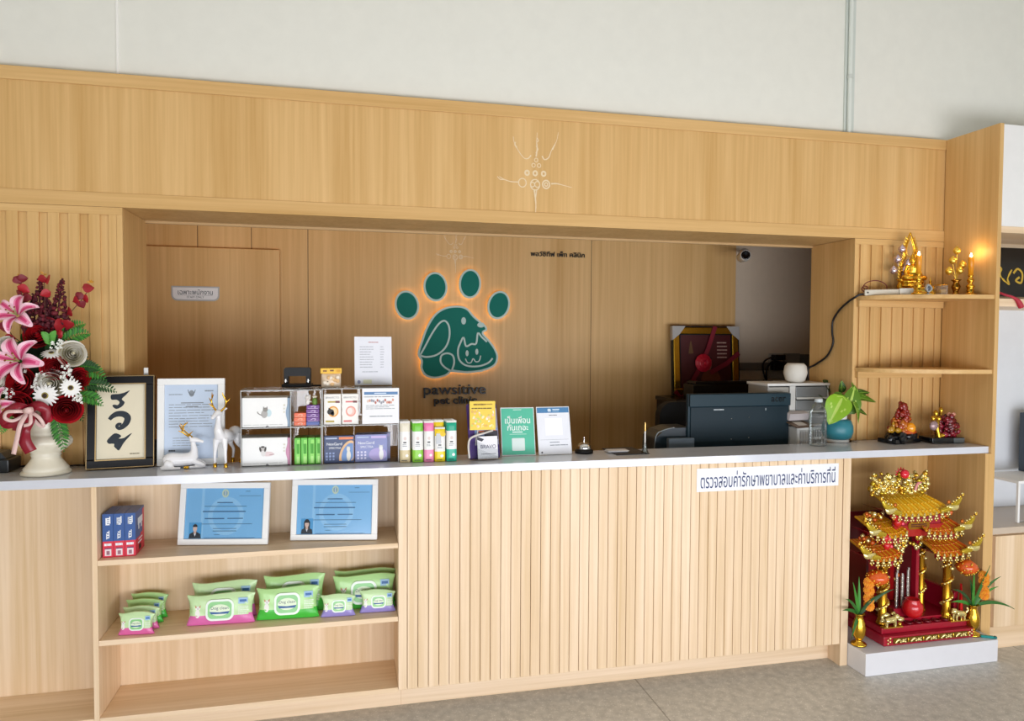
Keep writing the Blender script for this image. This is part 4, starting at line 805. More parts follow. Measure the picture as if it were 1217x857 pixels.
# three tall medicine boxes, blue above and red below
m4 = [at(u, 662.5, z=ZSH1) for u in (121, 134, 147.5, 161)]
dirv = Vector((.10, 1, 0)).normalized()
p0, p1 = at(121.5, 663.5, z=ZSH1+.0005), at(161.5, 660.5, z=ZSH1+.0005); wid = (p1-p0).length/3; hbx = zat(122, 612, p0.y+.0)-ZSH1
ang = math.atan2((p1-p0).y, (p1-p0).x)*.5
BLU, RED = mat('#1d4f94', .4), mat('#d8203f', .4)
box0 = None
for i in range(3):
    q = p0 + Vector((wid*(i+.5)*math.cos(ang), wid*(i+.5)*math.sin(ang)+.004, 0))
    lab = ['blue and red medicine box nearest the bookcase side panel, first of three', 'middle blue and red medicine box of three on the top shelf', 'blue and red medicine box nearest the certificates, last of three'][i]
    if box0 is None:
        box0 = thing('medicine_box', lab, 'box', (q.x, q.y, ZSH1+.0006), ang, 'blue and red boxes on the top shelf'); w, h, d = wid/2-.0006, hbx, .135
        b = MB(); b.box(-w, w, 0, d, h*.37, h, BLU); b.box(-w, w, 0, d, 0, h*.37, RED); b.flat([(-w-.0, .001)]*3, 0, RED) if False else None
        b.build('carton', box0)
        b = MB(); y = -.0005; W2 = mat('#eef2f8', .5)
        for k in range(4): b.rect(-w*.35+(k % 2)*w*.1, w*.35, h*(.745+k*.045), h*(.745+k*.045)+.005, y, W2)
        b.rect(-w*.4, -w*.15, h*.745, h*.91, y, W2); b.rect(w*.28, w*.5, h*.78, h*.94, y, W2)
        for k in range(3): b.rect(-w*.2, w*.25, h*(.44+k*.06), h*(.47+k*.06), y, W2)
        b.rect(-w*.3, -w*.15, h*.42, h*.55, y, W2); b.rect(w*.15, w*.3, h*.46, h*.62, y, W2)
        b.rows(-w*.7, w*.7, h*.26, h*.33, 1, y, W2, .8, 2, .05); b.rect(-w*.6, w*.6, h*.035, h*.19, y, mat('#e9dde0', .5)); b.rect(-w*.3, w*.3, h*.06, h*.15, y-.0002, mat('#9a6a78', .5)); b.rect(-w*.6, w*.6, h*.19, h*.22, y, mat('#7a2a5a', .5))
        b.build('front_print', box0)
        b = MB(); X = w+.0006
        for (a0, a1, c0, c1, m_) in ((.25, .8, .66, .82, W2), (.3, .42, .55, .68, W2), (.6, .72, .55, .68, W2), (.3, .75, .30, .33, W2), (.25, .7, .22, .25, W2), (.78, .98, .2, .95, RED), (.35, .6, .06, .18, BLACK), (.55, .78, .37, .42, RED)):
            b.add([(X, d*a0, h*c0), (X, d*a1, h*c0), (X, d*a1, h*c1), (X, d*a0, h*c1)], [(0, 1, 2, 3)], m_)
        b.build('side_print', box0)
    else: copy_thing(box0, (q.x, q.y, ZSH1+.0006), ang, lab)
# two certificates in white frames
def certificate(lab, u0, v0, u1, v1, ut, vt, woman):
    mid, rz, w = base2(u0, v0, u1, v1, ZSH1); TL = math.radians(-10); w2 = w/2; h = (zat(ut, vt, mid.y+.045)-ZSH1)/math.cos(TL)
    t = thing('certificate_frame', lab, 'frame', mid+Vector((0, 0, .0035)), rz, 'certificates on the top shelf', TL); f1 = .023
    b = MB()
    for x0, x1, z0, z1 in ((-w2, w2, 0, f1), (-w2, w2, h-f1, h), (-w2, -w2+f1, f1, h-f1), (w2-f1, w2, f1, h-f1)): b.box(x0, x1, 0, .018, z0, z1, WHITE)
    b.build('moulding', t, bevel=.002)
    X0, X1, Z0, Z1 = -w2+f1, w2-f1, f1, h-f1
    def F(a, c): return (X0+(X1-X0)*a, Z0+(Z1-Z0)*c)
    b = MB(); b.box(X0, X1, .008, .013, Z0, Z1, mat('#82c4f0', .35)); b.build('certificate', t)
    b = MB(); y = .0076; LB = mat('#98d2f6', .5); DK = mat('#3f6f9a', .6)
    def R(a0, a1, c0, c1, m_, yy=y): b.rect(*[F(a0, 0)[0], F(a1, 0)[0], F(0, c0)[1], F(0, c1)[1]], yy, m_)
    cxy = F(.52, .45); b.stroke(ellipse(cxy[0], cxy[1], .062, .066)+[ellipse(cxy[0], cxy[1], .062, .066)[0]], .018, y+.0001, LB); R(.2, .235, 0, 1, LB, y+.00015)
    e = F(.5, .90); b.flat(ellipse(e[0], e[1], .0135, .0165), y, mat('#cfe0c0', .5)); b.flat(ellipse(e[0], e[1], .0085, .0105), y-.0001, mat('#8fb4bf', .5)); b.rect(e[0]-.0015, e[0]+.0015, e[1]-.009, e[1]+.009, y-.0002, mat('#d8e6ea', .5))
    R(.40, .60, .705, .725, DK); R(.24, .78, .635, .647, DK); R(.22, .77, .525, .55, DK); R(.25, .50, .385, .41, DK); R(.54, .74, .39, .41, DK); R(.12, .86, .285, .297, DK); R(.36, .66, .195, .207, DK); R(.36, .66, .145, .16, DK); R(.68, .96, .845, .853, DK); R(.76, .82, .935, .945, DK); R(.38, .45, .075, .085, DK); R(.25, .9, .012, .022, DK)
    # the passport portrait: plain background, dark hair, dark jacket
    def G(a, c): return F(.055+.16*a, .01+.31*c)
    b.flat([G(0, 0), G(1, 0), G(1, 1), G(0, 1)], y-.0002, mat('#4fa6dc', .5))
    b.flat([G(*q) for q in ((.02, 0), (.98, 0), (.93, .28), (.62, .42), (.38, .42), (.07, .28))], y-.0004, mat('#1f2a33', .5))
    if woman: b.flat([G(*q) for q in ((.26, .34), (.24, .75), (.36, .93), (.5, .97), (.64, .93), (.76, .75), (.74, .34))], y-.0006, mat('#1a1a1e', .5))
    b.flat([G(*q) for q in ((.40, .30), (.60, .30), (.60, .46), (.40, .46))], y-.0008, mat('#d9b7a4', .5)); b.flat([G(.5+.17*math.cos(a), .62+.20*math.sin(a)) for a in (2*PI*i/16 for i in range(16))], y-.001, mat('#e3c5b4', .5))
    b.flat([G(.5+.19*math.cos(a), .72+.19*math.sin(a)) for a in (PI*i/10 for i in range(11))], y-.0012, mat('#17171b', .5)); b.flat([G(.42, .30), G(.58, .30), G(.5, .12)], y-.001, mat('#e9edf0', .5)); b.build('print', t)
    b = MB(); b.box(X0, X1, .0015, .0025, Z0, Z1, clear('frame_glass', (.99, .99, 1), .6, .0, .12)); b.build('glass', t)
    b = MB(); b.box(-.03, .03, .0185, .022, h*.05, h*.75, BLACK); b.build('easel_back', t)
certificate('white framed blue certificate with a short haired portrait, beside the blue boxes', 210.3, 649, 317.6, 648.3, 265, 574.5, False)
certificate('white framed blue certificate with a long haired portrait, right end of the shelf', 344.7, 643.5, 447.8, 642.6, 400, 570.5, True)
# pet wipe packs
GT, GB = mat('#bfe3a4', .3), mat('#7fcf5a', .3)
_pk = {}
def wipes(lab, u0, v0, u1, v1, vt, base, big, dz=0., yoff=0., group='pet wipe packs on the middle shelf', lean=-8, hmul=1.):
    mid, rz, w = base2(u0, v0, u1, v1, ZSH2); TL = math.radians(lean); h = (zat((u0+u1)/2, vt, mid.y+.01)-ZSH2)/math.cos(TL)*hmul
    T = .032 if big else .026
    t = thing('wipes_pack', lab, 'wipes pack', mid+Vector((0, yoff+.004, .003+dz)), rz, group, TL); w2 = w/2
    bc_ = mat(base, .3); top = mat('#c9e8b0' if base != '#49c043' else '#b8e49a', .3)
    def prof(u, v):
        e = min(1, min(u, 1-u)/.10); return T*(max(0, e)**.6)*(1-(abs(2*v-1))**4*.55)
    def edge(u, v):          # the crimped ends pull in at mid height
        x = (u-.5)*2*w2; pinch = .012*math.sin(PI*v)*(1 if True else 0)*(abs(2*u-1)**6); return x-math.copysign(pinch, x), v*h + (.004*math.sin(9*u+2*v)*abs(2*u-1)**2 + .004*math.sin(5*u+w*40))*v
    def mf(u, v): return bc_ if v < .30+.05*math.sin(7*u) else top
    b = MB()
    for sd in (-1, 1):
        b.sheet(lambda u, v: (edge(u, v)[0], T*.5+sd*(prof(u, v)*.5+.0022*math.sin(31*u+9*v)*abs(2*u-1)**3+.0015*math.sin(22*v+6*u)*abs(2*u-1)**2), edge(u, v)[1]), 40, 18, top, mf)
    for v in (0, 1): b.sheet(lambda u, a, v=v: (edge(u, v)[0], T*.5+(2*a-1)*prof(u, v)*.5, edge(u, v)[1]), 26, 1, bc_ if v == 0 else top)
    b.build('pouch', t)
    b = MB(); y = -.0012
    L0, L1 = (-w2*.42, w2*.40) if big else (-w2*.35, w2*.45); M0, M1 = (h*.14, h*.84) if big else (h*.2, h*.78)
    b.prism(rr(L0, L1, M0, M1, (M1-M0)*.30), y-.004 if big else y-.001, y+.002, mat('#eef7ee', .35)); q = .10*(M1-M0)
    b.prism(rr(L0+q, L1-q, M0+q, M1-q, (M1-M0)*.22), y-.0052 if big else y-.0016, y-.0041 if big else y-.0011, mat('#8fd08a', .35)); yy = y-.0056 if big else y-.002
    cx = (L0+L1)/2; b.flat(ellipse(cx, (M0+M1)/2, (L1-L0)*.36, (M1-M0)*.27), yy+.0002, mat('#e4f3d4', .4))
    b.text('Dog clean', cx, (M0+M1)/2+(M1-M0)*.08, yy, mat('#2d4a66', .5), w=(L1-L0)*.62); b.flat([(cx-(L1-L0)*.36, (M0+M1)/2-(M1-M0)*.06), (cx-(L1-L0)*.3, (M0+M1)/2-(M1-M0)*.18), (cx+(L1-L0)*.3, (M0+M1)/2-(M1-M0)*.18), (cx+(L1-L0)*.36, (M0+M1)/2-(M1-M0)*.06), (cx, (M0+M1)/2-(M1-M0)*.10)], yy, mat('#2f5f9c', .5))
    b.build('lid', t)
    b = MB(); W2 = mat('#f2f0ea', .5)          # puppy picture and small print
    px, pz = -w2*.66, h*.50; s = h*.9
    b.flat(ellipse(px, pz-.12*s, .085*s, .15*s), y+.0002, W2); b.flat(ellipse(px+.01*s, pz+.08*s, .085*s, .075*s), y, W2)
    for k in (-1, 1): b.flat([(px+.01*s+k*.03*s, pz+.12*s), (px+.01*s+k*.09*s, pz+.09*s), (px+.01*s+k*.10*s, pz+.20*s)], y-.0001, mat('#c98f6a', .5))
    b.flat(ellipse(px-.015*s, pz+.09*s, .012*s, .012*s), y-.0003, INK); b.flat(ellipse(px+.04*s, pz+.09*s, .012*s, .012*s), y-.0003, INK); b.flat(ellipse(px+.012*s, pz+.05*s, .014*s, .010*s), y-.0003, INK)
    b.rect(w2*.52, w2*.80, h*.66, h*.86, y, mat('#9fc6e6', .5)); b.rect(w2*.56, w2*.76, h*.72, h*.80, y-.0002, mat('#3f6fae', .5)); b.rows(w2*.52, w2*.84, h*.30, h*.6, 5, y, mat('#e9f5e2', .5), .5, 4, .2); b.build('print', t)
    return t
# small packs at the left, four deep
wipes('small pink and green wipes pack in front, left end of the shelf', 138, 757.2, 182, 755.2, 730.5, '#e06aa8', False, yoff=.0)
wipes('small green wipes pack with pink base, second of the left row of four', 143, 750.5, 188, 748.5, 723.5, '#e06aa8', False)
wipes('small green wipes pack, third back in the left row of four', 147, 743, 193, 741, 715, '#49c043', False)
wipes('small green wipes pack at the back of the left row', 153, 737, 198, 735, 707.5, '#49c043', False)
wipes('large green and pink wipes pack with white lid, front of its pair', 220, 746.3, 302, 741.3, 708.5, '#dd6fb0', True)
wipes('large green wipes pack standing behind the large pink one', 226, 738.5, 304.5, 733.5, 694, '#dd6fb0', True)
wipes('large bright green wipes pack with white lid, front middle of the shelf', 303.5, 739.6, 379, 734.8, 700.5, '#49c043', True)
wipes('large bright green wipes pack behind the front middle one', 312, 732, 386, 727, 686, '#49c043', True)
wipes('small purple and green wipes pack left of its twin at the right end', 380.5, 735.6, 422.5, 733, 709, '#9a8fd0', False)
wipes('small purple and green wipes pack against the right side of the bookcase', 427, 730.5, 470.5, 727.7, 703.5, '#9a8fd0', False)
wipes('large green wipes pack directly behind the two small purple packs', 395, 727, 470, 722.5, 686, '#49c043', True)
wipes('rearmost large green wipes pack at the right end of the shelf', 396.5, 720.5, 470, 716.5, 679.5, '#49c043', True)
# ================================================================== flower arrangement
vb = at(44, 568, z=C); FB = Vector((vb.x, vb.y+.085, C))
fa = thing('flower_arrangement', 'red, white and pink artificial flowers in a cream pedestal vase with a burgundy bow', 'flowers', FB)
CREAM = mat('#e6dfcb', .3, spec=.6)
b = MB(); b.lathe([(0, .0006), (.082, .0006), (.084, .008), (.078, .014), (.074, .018), (.076, .022), (.068, .032), (.056, .048), (.048, .06), (.047, .068), (.051, .072), (.047, .078), (.052, .084), (.066, .096), (.078, .112), (.081, .126), (.078, .138), (.066, .148), (.058, .152), (.060, .157), (.056, .162), (.054, .18), (.057, .205), (.064, .235), (.07, .25), (.066, .252), (.06, .245), (.05, .23), (.0, .22)], CREAM, 48, lob=.11, lobn=10, lobz=(.084, .148)); b.build('vase', fa)
def fp(u, v, dy=0.): return at(u, v, y=FB.y-.03+dy)-FB     # a spot of the bouquet, in the vase's own space
RM, RM2 = mat('#b80f1c', .55), mat('#7a0714', .6)
WM, WM2 = mat('#f3efe4', .6), mat('#d6cfb0', .6)
def rose(p, r, d, m1, m2, spin=0):
    b = MB(place(p, d, r, spin)); rd = random.Random(int(p[0]*9999))
    for k, (n, R, hgt, op, w) in enumerate(((2, .18, .86, .02, 1.9), (3, .33, .84, .10, 1.35), (3, .48, .80, .2, 1.3), (4, .63, .70, .34, 1.1), (5, .80, .54, .55, .95), (5, 1.0, .30, .85, .85))):
        for i in range(n):
            a0 = 2*PI*i/n + k*.9 + rd.uniform(-.15, .15); R_ = R*rd.uniform(.94, 1.06)
            def pet(u, v, a0=a0, R_=R_, hgt=hgt, op=op, w=w):
                t = 2*u-1; a = a0+t*w*(1-.12*v); edge = 1-.16*t*t*v
                rad = R_*(.35+.65*math.sin(min(1, v*1.15)*PI/2))*(1+op*.35*max(0, v-.6)); z = -.55+(hgt+.55)*v*edge - op*.5*max(0, v-.7)
                return (rad*math.cos(a), rad*math.sin(a), z)
            b.sheet(pet, 7, 6, m1, lambda u, v: m1 if v > .62 else m2)
    b.ball((0, 0, .35), (.16, .16, .42), m2, 8, 6)
    return b
def gerbera(p, r, d, spin=0):
    b = MB(place(p, d, r, spin))
    for ring, (n, L, z) in enumerate(((17, 1.0, 0), (15, .82, .06))):
        for i in range(n):
            a = 2*PI*(i+.5*ring)/n; ca, sa = math.cos(a), math.sin(a)
            def pet(u, v, ca=ca, sa=sa, L=L, z=z):
                rad = .18+(L-.18)*v; wd = .13*(math.sin(PI*min(1, v*.75+.22)))**.6*(2*u-1); return (ca*rad-sa*wd, sa*rad+ca*wd, z+.10*v-.16*v*v)
            b.sheet(pet, 2, 5, mat('#f4f3f0', .6))
    return b
PK1, PK2, PK3 = mat('#c9376e', .5), mat('#f3c6d4', .5), mat('#e37ba0', .5)
def lily(p, r, d, spin=0):
    b = MB(place(p, d, r, spin))
    for i in range(6):
        a = 2*PI*i/6; ca, sa = math.cos(a), math.sin(a); W = .30 if i % 2 else .23
        def pet(u, v, ca=ca, sa=sa, W=W):
            t = 2*u-1; rad = .08+.95*v**1.1; wd = W*math.sin(PI*min(1, v*.86+.06))**.8*t; z = .05+.55*math.sin(v*2.1)-.35*v*v*v + .10*t*t
            return (ca*rad-sa*wd, sa*rad+ca*wd, z)
        b.sheet(pet, 8, 10, PK2, lambda u, v: PK2 if abs(2*u-1) > .6 or v > .9 else (PK1 if abs(2*u-1) < .36 and v < .84 else PK3))
    for i in range(5):
        a = 2*PI*i/5+.3; b.tube(spline([(0, 0, .1), (.1*math.cos(a), .1*math.sin(a), .5), (.2*math.cos(a), .2*math.sin(a), .75)], 3), .018, mat('#b7c77a', .5), 5); b.ball((.2*math.cos(a), .2*math.sin(a), .77), (.05, .05, .03), mat('#8a4a1c', .7), 6, 4)
    return b
f0 = Vector((0, -1, .15))
for (u, v, r, d, dy) in ((46, 399, .046, (.1, -1, .35), -.01), (65, 437, .042, (.15, -1, .1), -.05), (94, 450, .038, (.7, -1, .1), -.02), (25, 454, .052, (-.1, -1, .1), -.05), (23, 480, .044, (-.1, -1, -.05), -.055), (79, 486, .048, (.3, -1, -.15), -.05), (4, 440, .04, (-.6, -1, .1), -.02)):
    rose(fp(u, v, dy), r, d, RM, RM2, u).build('red_rose', fa)
for (u, v, r, d, dy) in ((9, 415, .042, (-.3, -1, .2), -.03), (86, 421, .045, (.5, -1, .2), -.03), (61, 456, .048, (.1, -1, .05), -.055), (2, 452, .038, (-.3, -1, 0), -.04)):
    rose(fp(u, v, dy), r, d, WM, WM2, u).build('white_rose', fa)
for (u, v, r, d, dy) in ((54, 470, .044, (-.05, -1, -.05), -.085), (84, 461, .036, (.35, -1, .1), -.075), (61, 420, .035, (.1, -.55, 1), -.05)):
    o = gerbera(fp(u, v, dy), r, d, u).build('white_daisy', fa); c = MB(place(fp(u, v, dy), d, r)); c.ball((0, 0, .09), (.22, .22, .10), mat('#3a2a20', .8), 12, 6, .08); c.lathe([(.22, .05), (.27, .10), (.22, .13)], mat('#a89a50', .8), 14); c.build('flower_centre', o)
for (u, v, r, d, sp, dy) in ((22, 376, .075, (-.1, -1, .45), .4, -.03), (25, 430, .088, (-.15, -1, .25), .9, -.075), (2, 483, .07, (-.4, -1, .1), .2, -.05)):
    lily(fp(u, v, dy), r, d, sp).build('pink_lily', fa)
BUR = [mat('#5a0c1c', .7), mat('#48091a', .7), mat('#6d1222', .7)]
rd = random.Random(11)
# burgundy spikes and the loose burgundy mass below them
for (u0, v0, u1, v1) in ((47, 333, 47, 392), (74, 332, 66, 392), (56, 352, 55, 398), (40, 350, 42, 398)):
    a_, c_ = fp(u0, v0, .02), fp(u1, v1, .01); b = MB(); n = 120
    b.tube([tuple(a_), tuple(c_)], .003, BUR[1], 6)
    for i in range(n):
        t = (i+rd.random())/n; p = a_.lerp(c_, t); R_ = .006+.030*min(1, t*1.25)**1.3; a = rd.uniform(0, 2*PI); q = p+Vector((math.cos(a)*R_, math.sin(a)*R_*.8, rd.uniform(-.004, .004))); s = .004+.006*t
        b.ball(tuple(q), (s*rd.uniform(.7, 1.3), s, s*rd.uniform(.7, 1.2)), BUR[i % 3], 6, 4)
    b.build('burgundy_spike', fa)
def leafsheet(b, p, d, L, W, m, curl=.2, up=(0, -1, 0), pointed=1.):
    d = Vector(d).normalized(); side = d.cross(Vector(up)); side = side.normalized() if side.length > 1e-4 else Vector((1, 0, 0)); nn = side.cross(d); p = Vector(p)
    def f(u, v):
        t = 2*u-1; w = W*math.sin(PI*min(1, max(0, v))**(1/(.6+.4*pointed)))**(.9 if pointed > .5 else .55)*t
        return tuple(p+d*L*v+side*w+nn*(curl*L*(v*v) - .22*W*abs(t)))
    b.sheet(f, 4, 6, m)
EU = [mat('#9c1420', .5), mat('#7a1020', .55), mat('#b01c28', .5)]
for pts, lv in (([(24, 333), (26, 352), (30, 368), (36, 392)], ((21, 333, 1), (27, 331, 1), (28, 344, 1.3), (22, 349, .8), (31, 354, 1.1), (25, 356, .9))), ([(108, 340), (98, 355), (86, 369), (72, 388)], ((105, 342, 1.2), (94, 352, 1), (101, 355, 1), (90, 358, 1.2), (97, 362, 1), (82, 371, 1.2))), ([(52, 330), (53, 350), (54, 380)], ((50, 332, 1.1), (56, 332, 1.2), (54, 349, 1.1))), ([(4, 378), (14, 398), (30, 410)], ((6, 389, 1.4), (12, 402, 1.1))), ([(66, 375), (62, 398)], ((62, 382, 1.4), (72, 386, 1.5), (80, 386, 1.4), (68, 397, 1.3)))):
    P3 = [fp(u, v, -.005) for u, v in pts]; b = MB(); b.tube(spline([tuple(p) for p in P3], 4), .0016, mat('#5c3a2a', .7), 5)
    for (u, v, s) in lv:
        p = fp(u, v, -.012); d = Vector((rd.uniform(-1, 1), rd.uniform(-.5, .1), rd.uniform(-.1, .6))); L = .034*s; leafsheet(b, p-d.normalized()*L*.5, d, L, L*.48, rd.choice(EU), .15, (rd.uniform(-.3, .3), -1, rd.uniform(-.8, .4)), .2)
    tip = P3[0]+Vector((0, 0, .012))
    if len(pts) > 2 and pts[0][1] < 345:
        for k in range(4): leafsheet(b, tip, (rd.uniform(-1, 1), -.2, rd.uniform(-.2, 1)), .014, .003, mat('#c98f2c', .5))
    b.build('red_leaf_branch', fa)
FG = [mat('#2f6a24', .5), mat('#3f8a2c', .5), mat('#1f4a1c', .55), mat('#57a03a', .5)]
def fern(p0, p1, w0, m, droop=.015):
    b = MB(); n = 13; sp_ = [p0.lerp(p1, t/n)+Vector((0, 0, 4*droop*(t/n)*(1-t/n))) for t in range(n+1)]; b.tube([tuple(p) for p in sp_], [.0022-.0016*i/n for i in range(n+1)], FG[1], 5)
    ax = (p1-p0).normalized(); side = ax.cross(Vector((.25, -1, .1))).normalized()
    for i in range(1, n+1):
        t = i/n; L = w0*(math.sin(PI*min(1, .12+t*.88))**.8)+.004
        for k in (-1, 1):
            d = side*k+ax*.75+Vector((0, -.12, 0)); leafsheet(b, sp_[i], d, L, L*.13+.001, FG[(i+(k > 0)) % 2 if m is None else m], .1)
    b.build('fern_frond', fa)
for (u0, v0, u1, v1, w, m, dy) in ((62, 408, 101, 385, .03, 1, .02), (66, 412, 107, 397, .034, None, .0), (82, 432, 126, 452, .036, None, 0), (80, 440, 118, 440, .03, 2, .0), (92, 458, 138, 466, .028, 2, -.01), (88, 470, 122, 482, .03, None, -.02), (66, 492, 76, 536, .034, None, -.02), (60, 412, 58, 398, .028, 3, -.04), (12, 490, 2, 515, .03, 3, 0), (84, 425, 104, 424, .026, 2, .01), (76, 478, 98, 500, .03, 2, 0)):
    fern(fp(u0, v0, dy), fp(u1, v1, dy-.01), w, m)
b = MB()   # filler leaves through the middle of the bouquet
for i in range(130):
    a = rd.uniform(0, 2*PI); R_ = 40*math.sqrt(rd.random()); p = fp(46+R_*math.cos(a), 446+R_*math.sin(a)*1.1, rd.uniform(-.015, .06)); leafsheet(b, p, (math.cos(a)+rd.uniform(-.5, .5), rd.uniform(-.9, .1), -math.sin(a)+rd.uniform(-.5, .5)), rd.uniform(.025, .05), rd.uniform(.008, .015), FG[2 if rd.random() < .6 else rd.randrange(4)], .2)
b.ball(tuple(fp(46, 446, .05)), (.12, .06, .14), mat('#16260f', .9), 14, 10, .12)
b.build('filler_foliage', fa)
b = MB()   # tiny white sprays
for (u, v) in ((48, 445), (47, 452), (79, 437), (82, 444), (77, 447), (92, 472), (96, 475), (71, 408), (66, 411), (28, 438), (32, 432), (10, 464), (12, 472), (43, 460)):
    for i in range(7):
        p = fp(u+rd.uniform(-5, 5), v+rd.uniform(-5, 5), -.07+rd.uniform(-.01, .01))
        for k in range(4): a = k*PI/2+rd.random(); leafsheet(b, p, (math.cos(a), -.4, math.sin(a)), .007, .0022, mat('#f0f2ea', .6))
b.build('white_spray', fa)
b = MB(); b.ball(tuple(fp(58.5, 497, -.07)), (.013, .013, .017), mat('#c21230', .45), 12, 8); b.build('red_bud', fa)
# ribbon bow with loops and tails
BR, BP = mat('#8d1026', .35), mat('#e6c3bd', .35)
def ribbon(b, pts, w, m, tw=0.):
    P = [Vector(p) for p in spline([tuple(p) for p in pts], 7)]; n = len(P); vs = []
    for i, p in enumerate(P):
        t = (P[min(i+1, n-1)]-P[max(0, i-1)]).normalized(); s = t.cross(Vector((0, -1, .25+tw*math.sin(i*.25)))).normalized(); vs += [tuple(p+s*w/2), tuple(p-s*w/2)]
    b.add(vs, [(2*i, 2*i+1, 2*i+3, 2*i+2) for i in range(n-1)], m, True)
bow = MB()
def rp(u, v, dy): return fp(u, v, dy)
for pts, w, m in (([rp(34, 488, -.09), rp(20, 484, -.115), rp(6, 494, -.11), rp(8, 504, -.10), rp(22, 500, -.10), rp(34, 491, -.095)], .034, BR), ([rp(34, 488, -.09), rp(44, 482, -.115), rp(54, 488, -.11), rp(52, 500, -.105), rp(42, 497, -.10), rp(34, 491, -.095)], .034, BR),
                  ([rp(33, 489, -.10), rp(20, 489, -.125), rp(8, 490, -.12), rp(6, 497, -.115), rp(16, 500, -.112), rp(32, 492, -.105)], .012, BP), ([rp(35, 489, -.10), rp(46, 496, -.125), rp(52, 506, -.12), rp(46, 505, -.115), rp(36, 494, -.105)], .012, BP),
                  ([rp(36, 490, -.10), rp(34, 500, -.115), rp(29, 512, -.11), rp(30, 525, -.115), rp(37, 537, -.11)], .040, BR), ([rp(33, 490, -.10), rp(24, 505, -.125), rp(20, 522, -.12), rp(16, 540, -.115)], .016, BP), ([rp(33, 491, -.10), rp(20, 500, -.10), rp(18, 512, -.09)], .02, BR), ([rp(36, 490, -.11), rp(36, 503, -.125), rp(28, 506, -.12)], .012, BP)):
    ribbon(bow, pts, w, m)
bow.tube([tuple(rp(29, 489, -.115)), tuple(rp(34, 488, -.125)), tuple(rp(39, 487, -.115))], [.010, .012, .010], BP, 10, flat=.6); bow.build('ribbon_bow', fa, solid=.0006)
# ================================================================== altar shelf
def shelfpt(u, v, z): return at(u, v, z=z)
AMB = mat('#e79a1c', .35, sub=.3)
# gold seated figure with a flame shaped aura, on tiered lotus bases
bx = at(1085, 320, y=.20); Z1 = ZS1+.0206
bd = thing('seated_statue', 'gold seated altar statue with a tall pointed flame aura on the upper curved shelf', 'statue', (bx.x, .205, Z1))
sc_ = (at(1085, 276, y=.215).z-Z1)/.36
b = MB(Matrix.Scale(sc_, 4)); b.box(-.040, .115, -.05, .05, 0, .02, GOLD); b.box(-.034, .106, -.044, .044, .0205, .036, GOLDP); b.box(-.042, .112, -.05, .05, .0365, .048, GOLD)
b.lathe([(0, .0485), (.06, .0485), (.066, .056), (.055, .066), (.062, .074), (.066, .084), (.056, .092), (0, .092)], GOLD, 28, sy=.72, lob=.10, lobn=14, lobz=(.05, .09)); b.build('tiered_base', bd, bevel=.002)
b = MB(Matrix.Scale(sc_, 4)); b.box(-.037, .108, -.0475, .0475, .038, .0445, mat('#a8452c', .5)); b.build('red_band', bd)
b = MB(Matrix.Scale(sc_, 4))
b.tube(spline([(0, .005, .09), (0, .002, .13), (0, 0, .165), (0, 0, .18)], 4), [.036, .035, .034, .033, .032, .033, .035, .037, .036, .03, .022, .014, .013], GOLD, 12)
b.ball((0, -.002, .198), (.017, .018, .021), GOLD); b.ball((0, 0, .218), (.010, .010, .010), GOLD); b.tube([(0, 0, .222), (0, 0, .235), (0, 0, .252)], [.007, .004, .001], GOLD, 8); b.ball((0, -.019, .195), (.003, .004, .004), GOLD, 6, 4)
for k in (-1, 1):
    b.ball((.0175*k, 0, .195), (.003, .004, .011), GOLD, 6, 5)
    b.tube(spline([(.03*k, 0, .17), (.044*k, -.002, .14), (.046*k, -.014, .115), (.018*k, -.034, .106)], 4), [.013, .0125, .012, .0115, .011, .0105, .010, .0095, .009, .009, .0085, .008, .008], GOLD, 9)
    b.tube(spline([(.02*k, 0, .10), (.06*k, -.012, .103), (.052*k, -.034, .100), (.0*k, -.044, .100)], 4), [.02, .02, .019, .018, .017, .016, .015, .014, .0135, .013, .012, .011, .010], GOLD, 9)
b.build('body', bd, remesh=.003)
def flame(cx, z0, w, h, n=26):
    L = [(cx-w*(math.sin(PI*min(1, .12+t*.88))**.8)*(1-t*.35), z0+h*t) for t in [i/n for i in range(n+1)]]; return L
b = MB(Matrix.Scale(sc_, 4) @ Matrix.Translation((0, .02, 0)))
for k in (-1, 1):
    pts = [(0+k*.0, .36), (k*.010, .335), (k*.022, .305), (k*.034, .27), (k*.036, .24), (k*.030, .222), (k*.046, .20), (k*.056, .17), (k*.060, .135), (k*.062, .10)]
    P_ = spline(pts, 4); b.tube([(x, 0, z) for x, z in P_], [.003+.006*min(1, i/8) for i in range(len(P_))], GOLD, 7, flat=.7)
    for i in range(6, len(P_), 2): x, z = P_[i]; b.tube([(x, 0, z), (x+k*.012, 0, z+.006), (x+k*.014, 0, z+.020)], [.006, .004, .0008], GOLDP, 6)
    Q = spline([(0, .325), (k*.014, .295), (k*.022, .262), (k*.018, .235), (0, .222)], 4); b.tube([(x, 0, z) for x, z in Q], .0028, GOLDP, 6)
b.build('flame_aura', bd)
for k in (-1, 1):
    c = MB(Matrix.Scale(sc_, 4) @ Matrix.Translation((.036, 0, 0))); c.ball((.068*k, -.02, .062), (.011, .010, .014), GOLD, 8, 6); c.ball((.068*k, -.02, .082), (.007, .007, .008), GOLD, 8, 6); c.tube([(.068*k, -.02, .086), (.068*k, -.02, .108)], [.005, .0006], GOLDP, 6); c.tube([(.06*k, -.028, .054), (.08*k, -.028, .052)], .007, GOLD, 8); c.build('kneeling_attendant', bd)
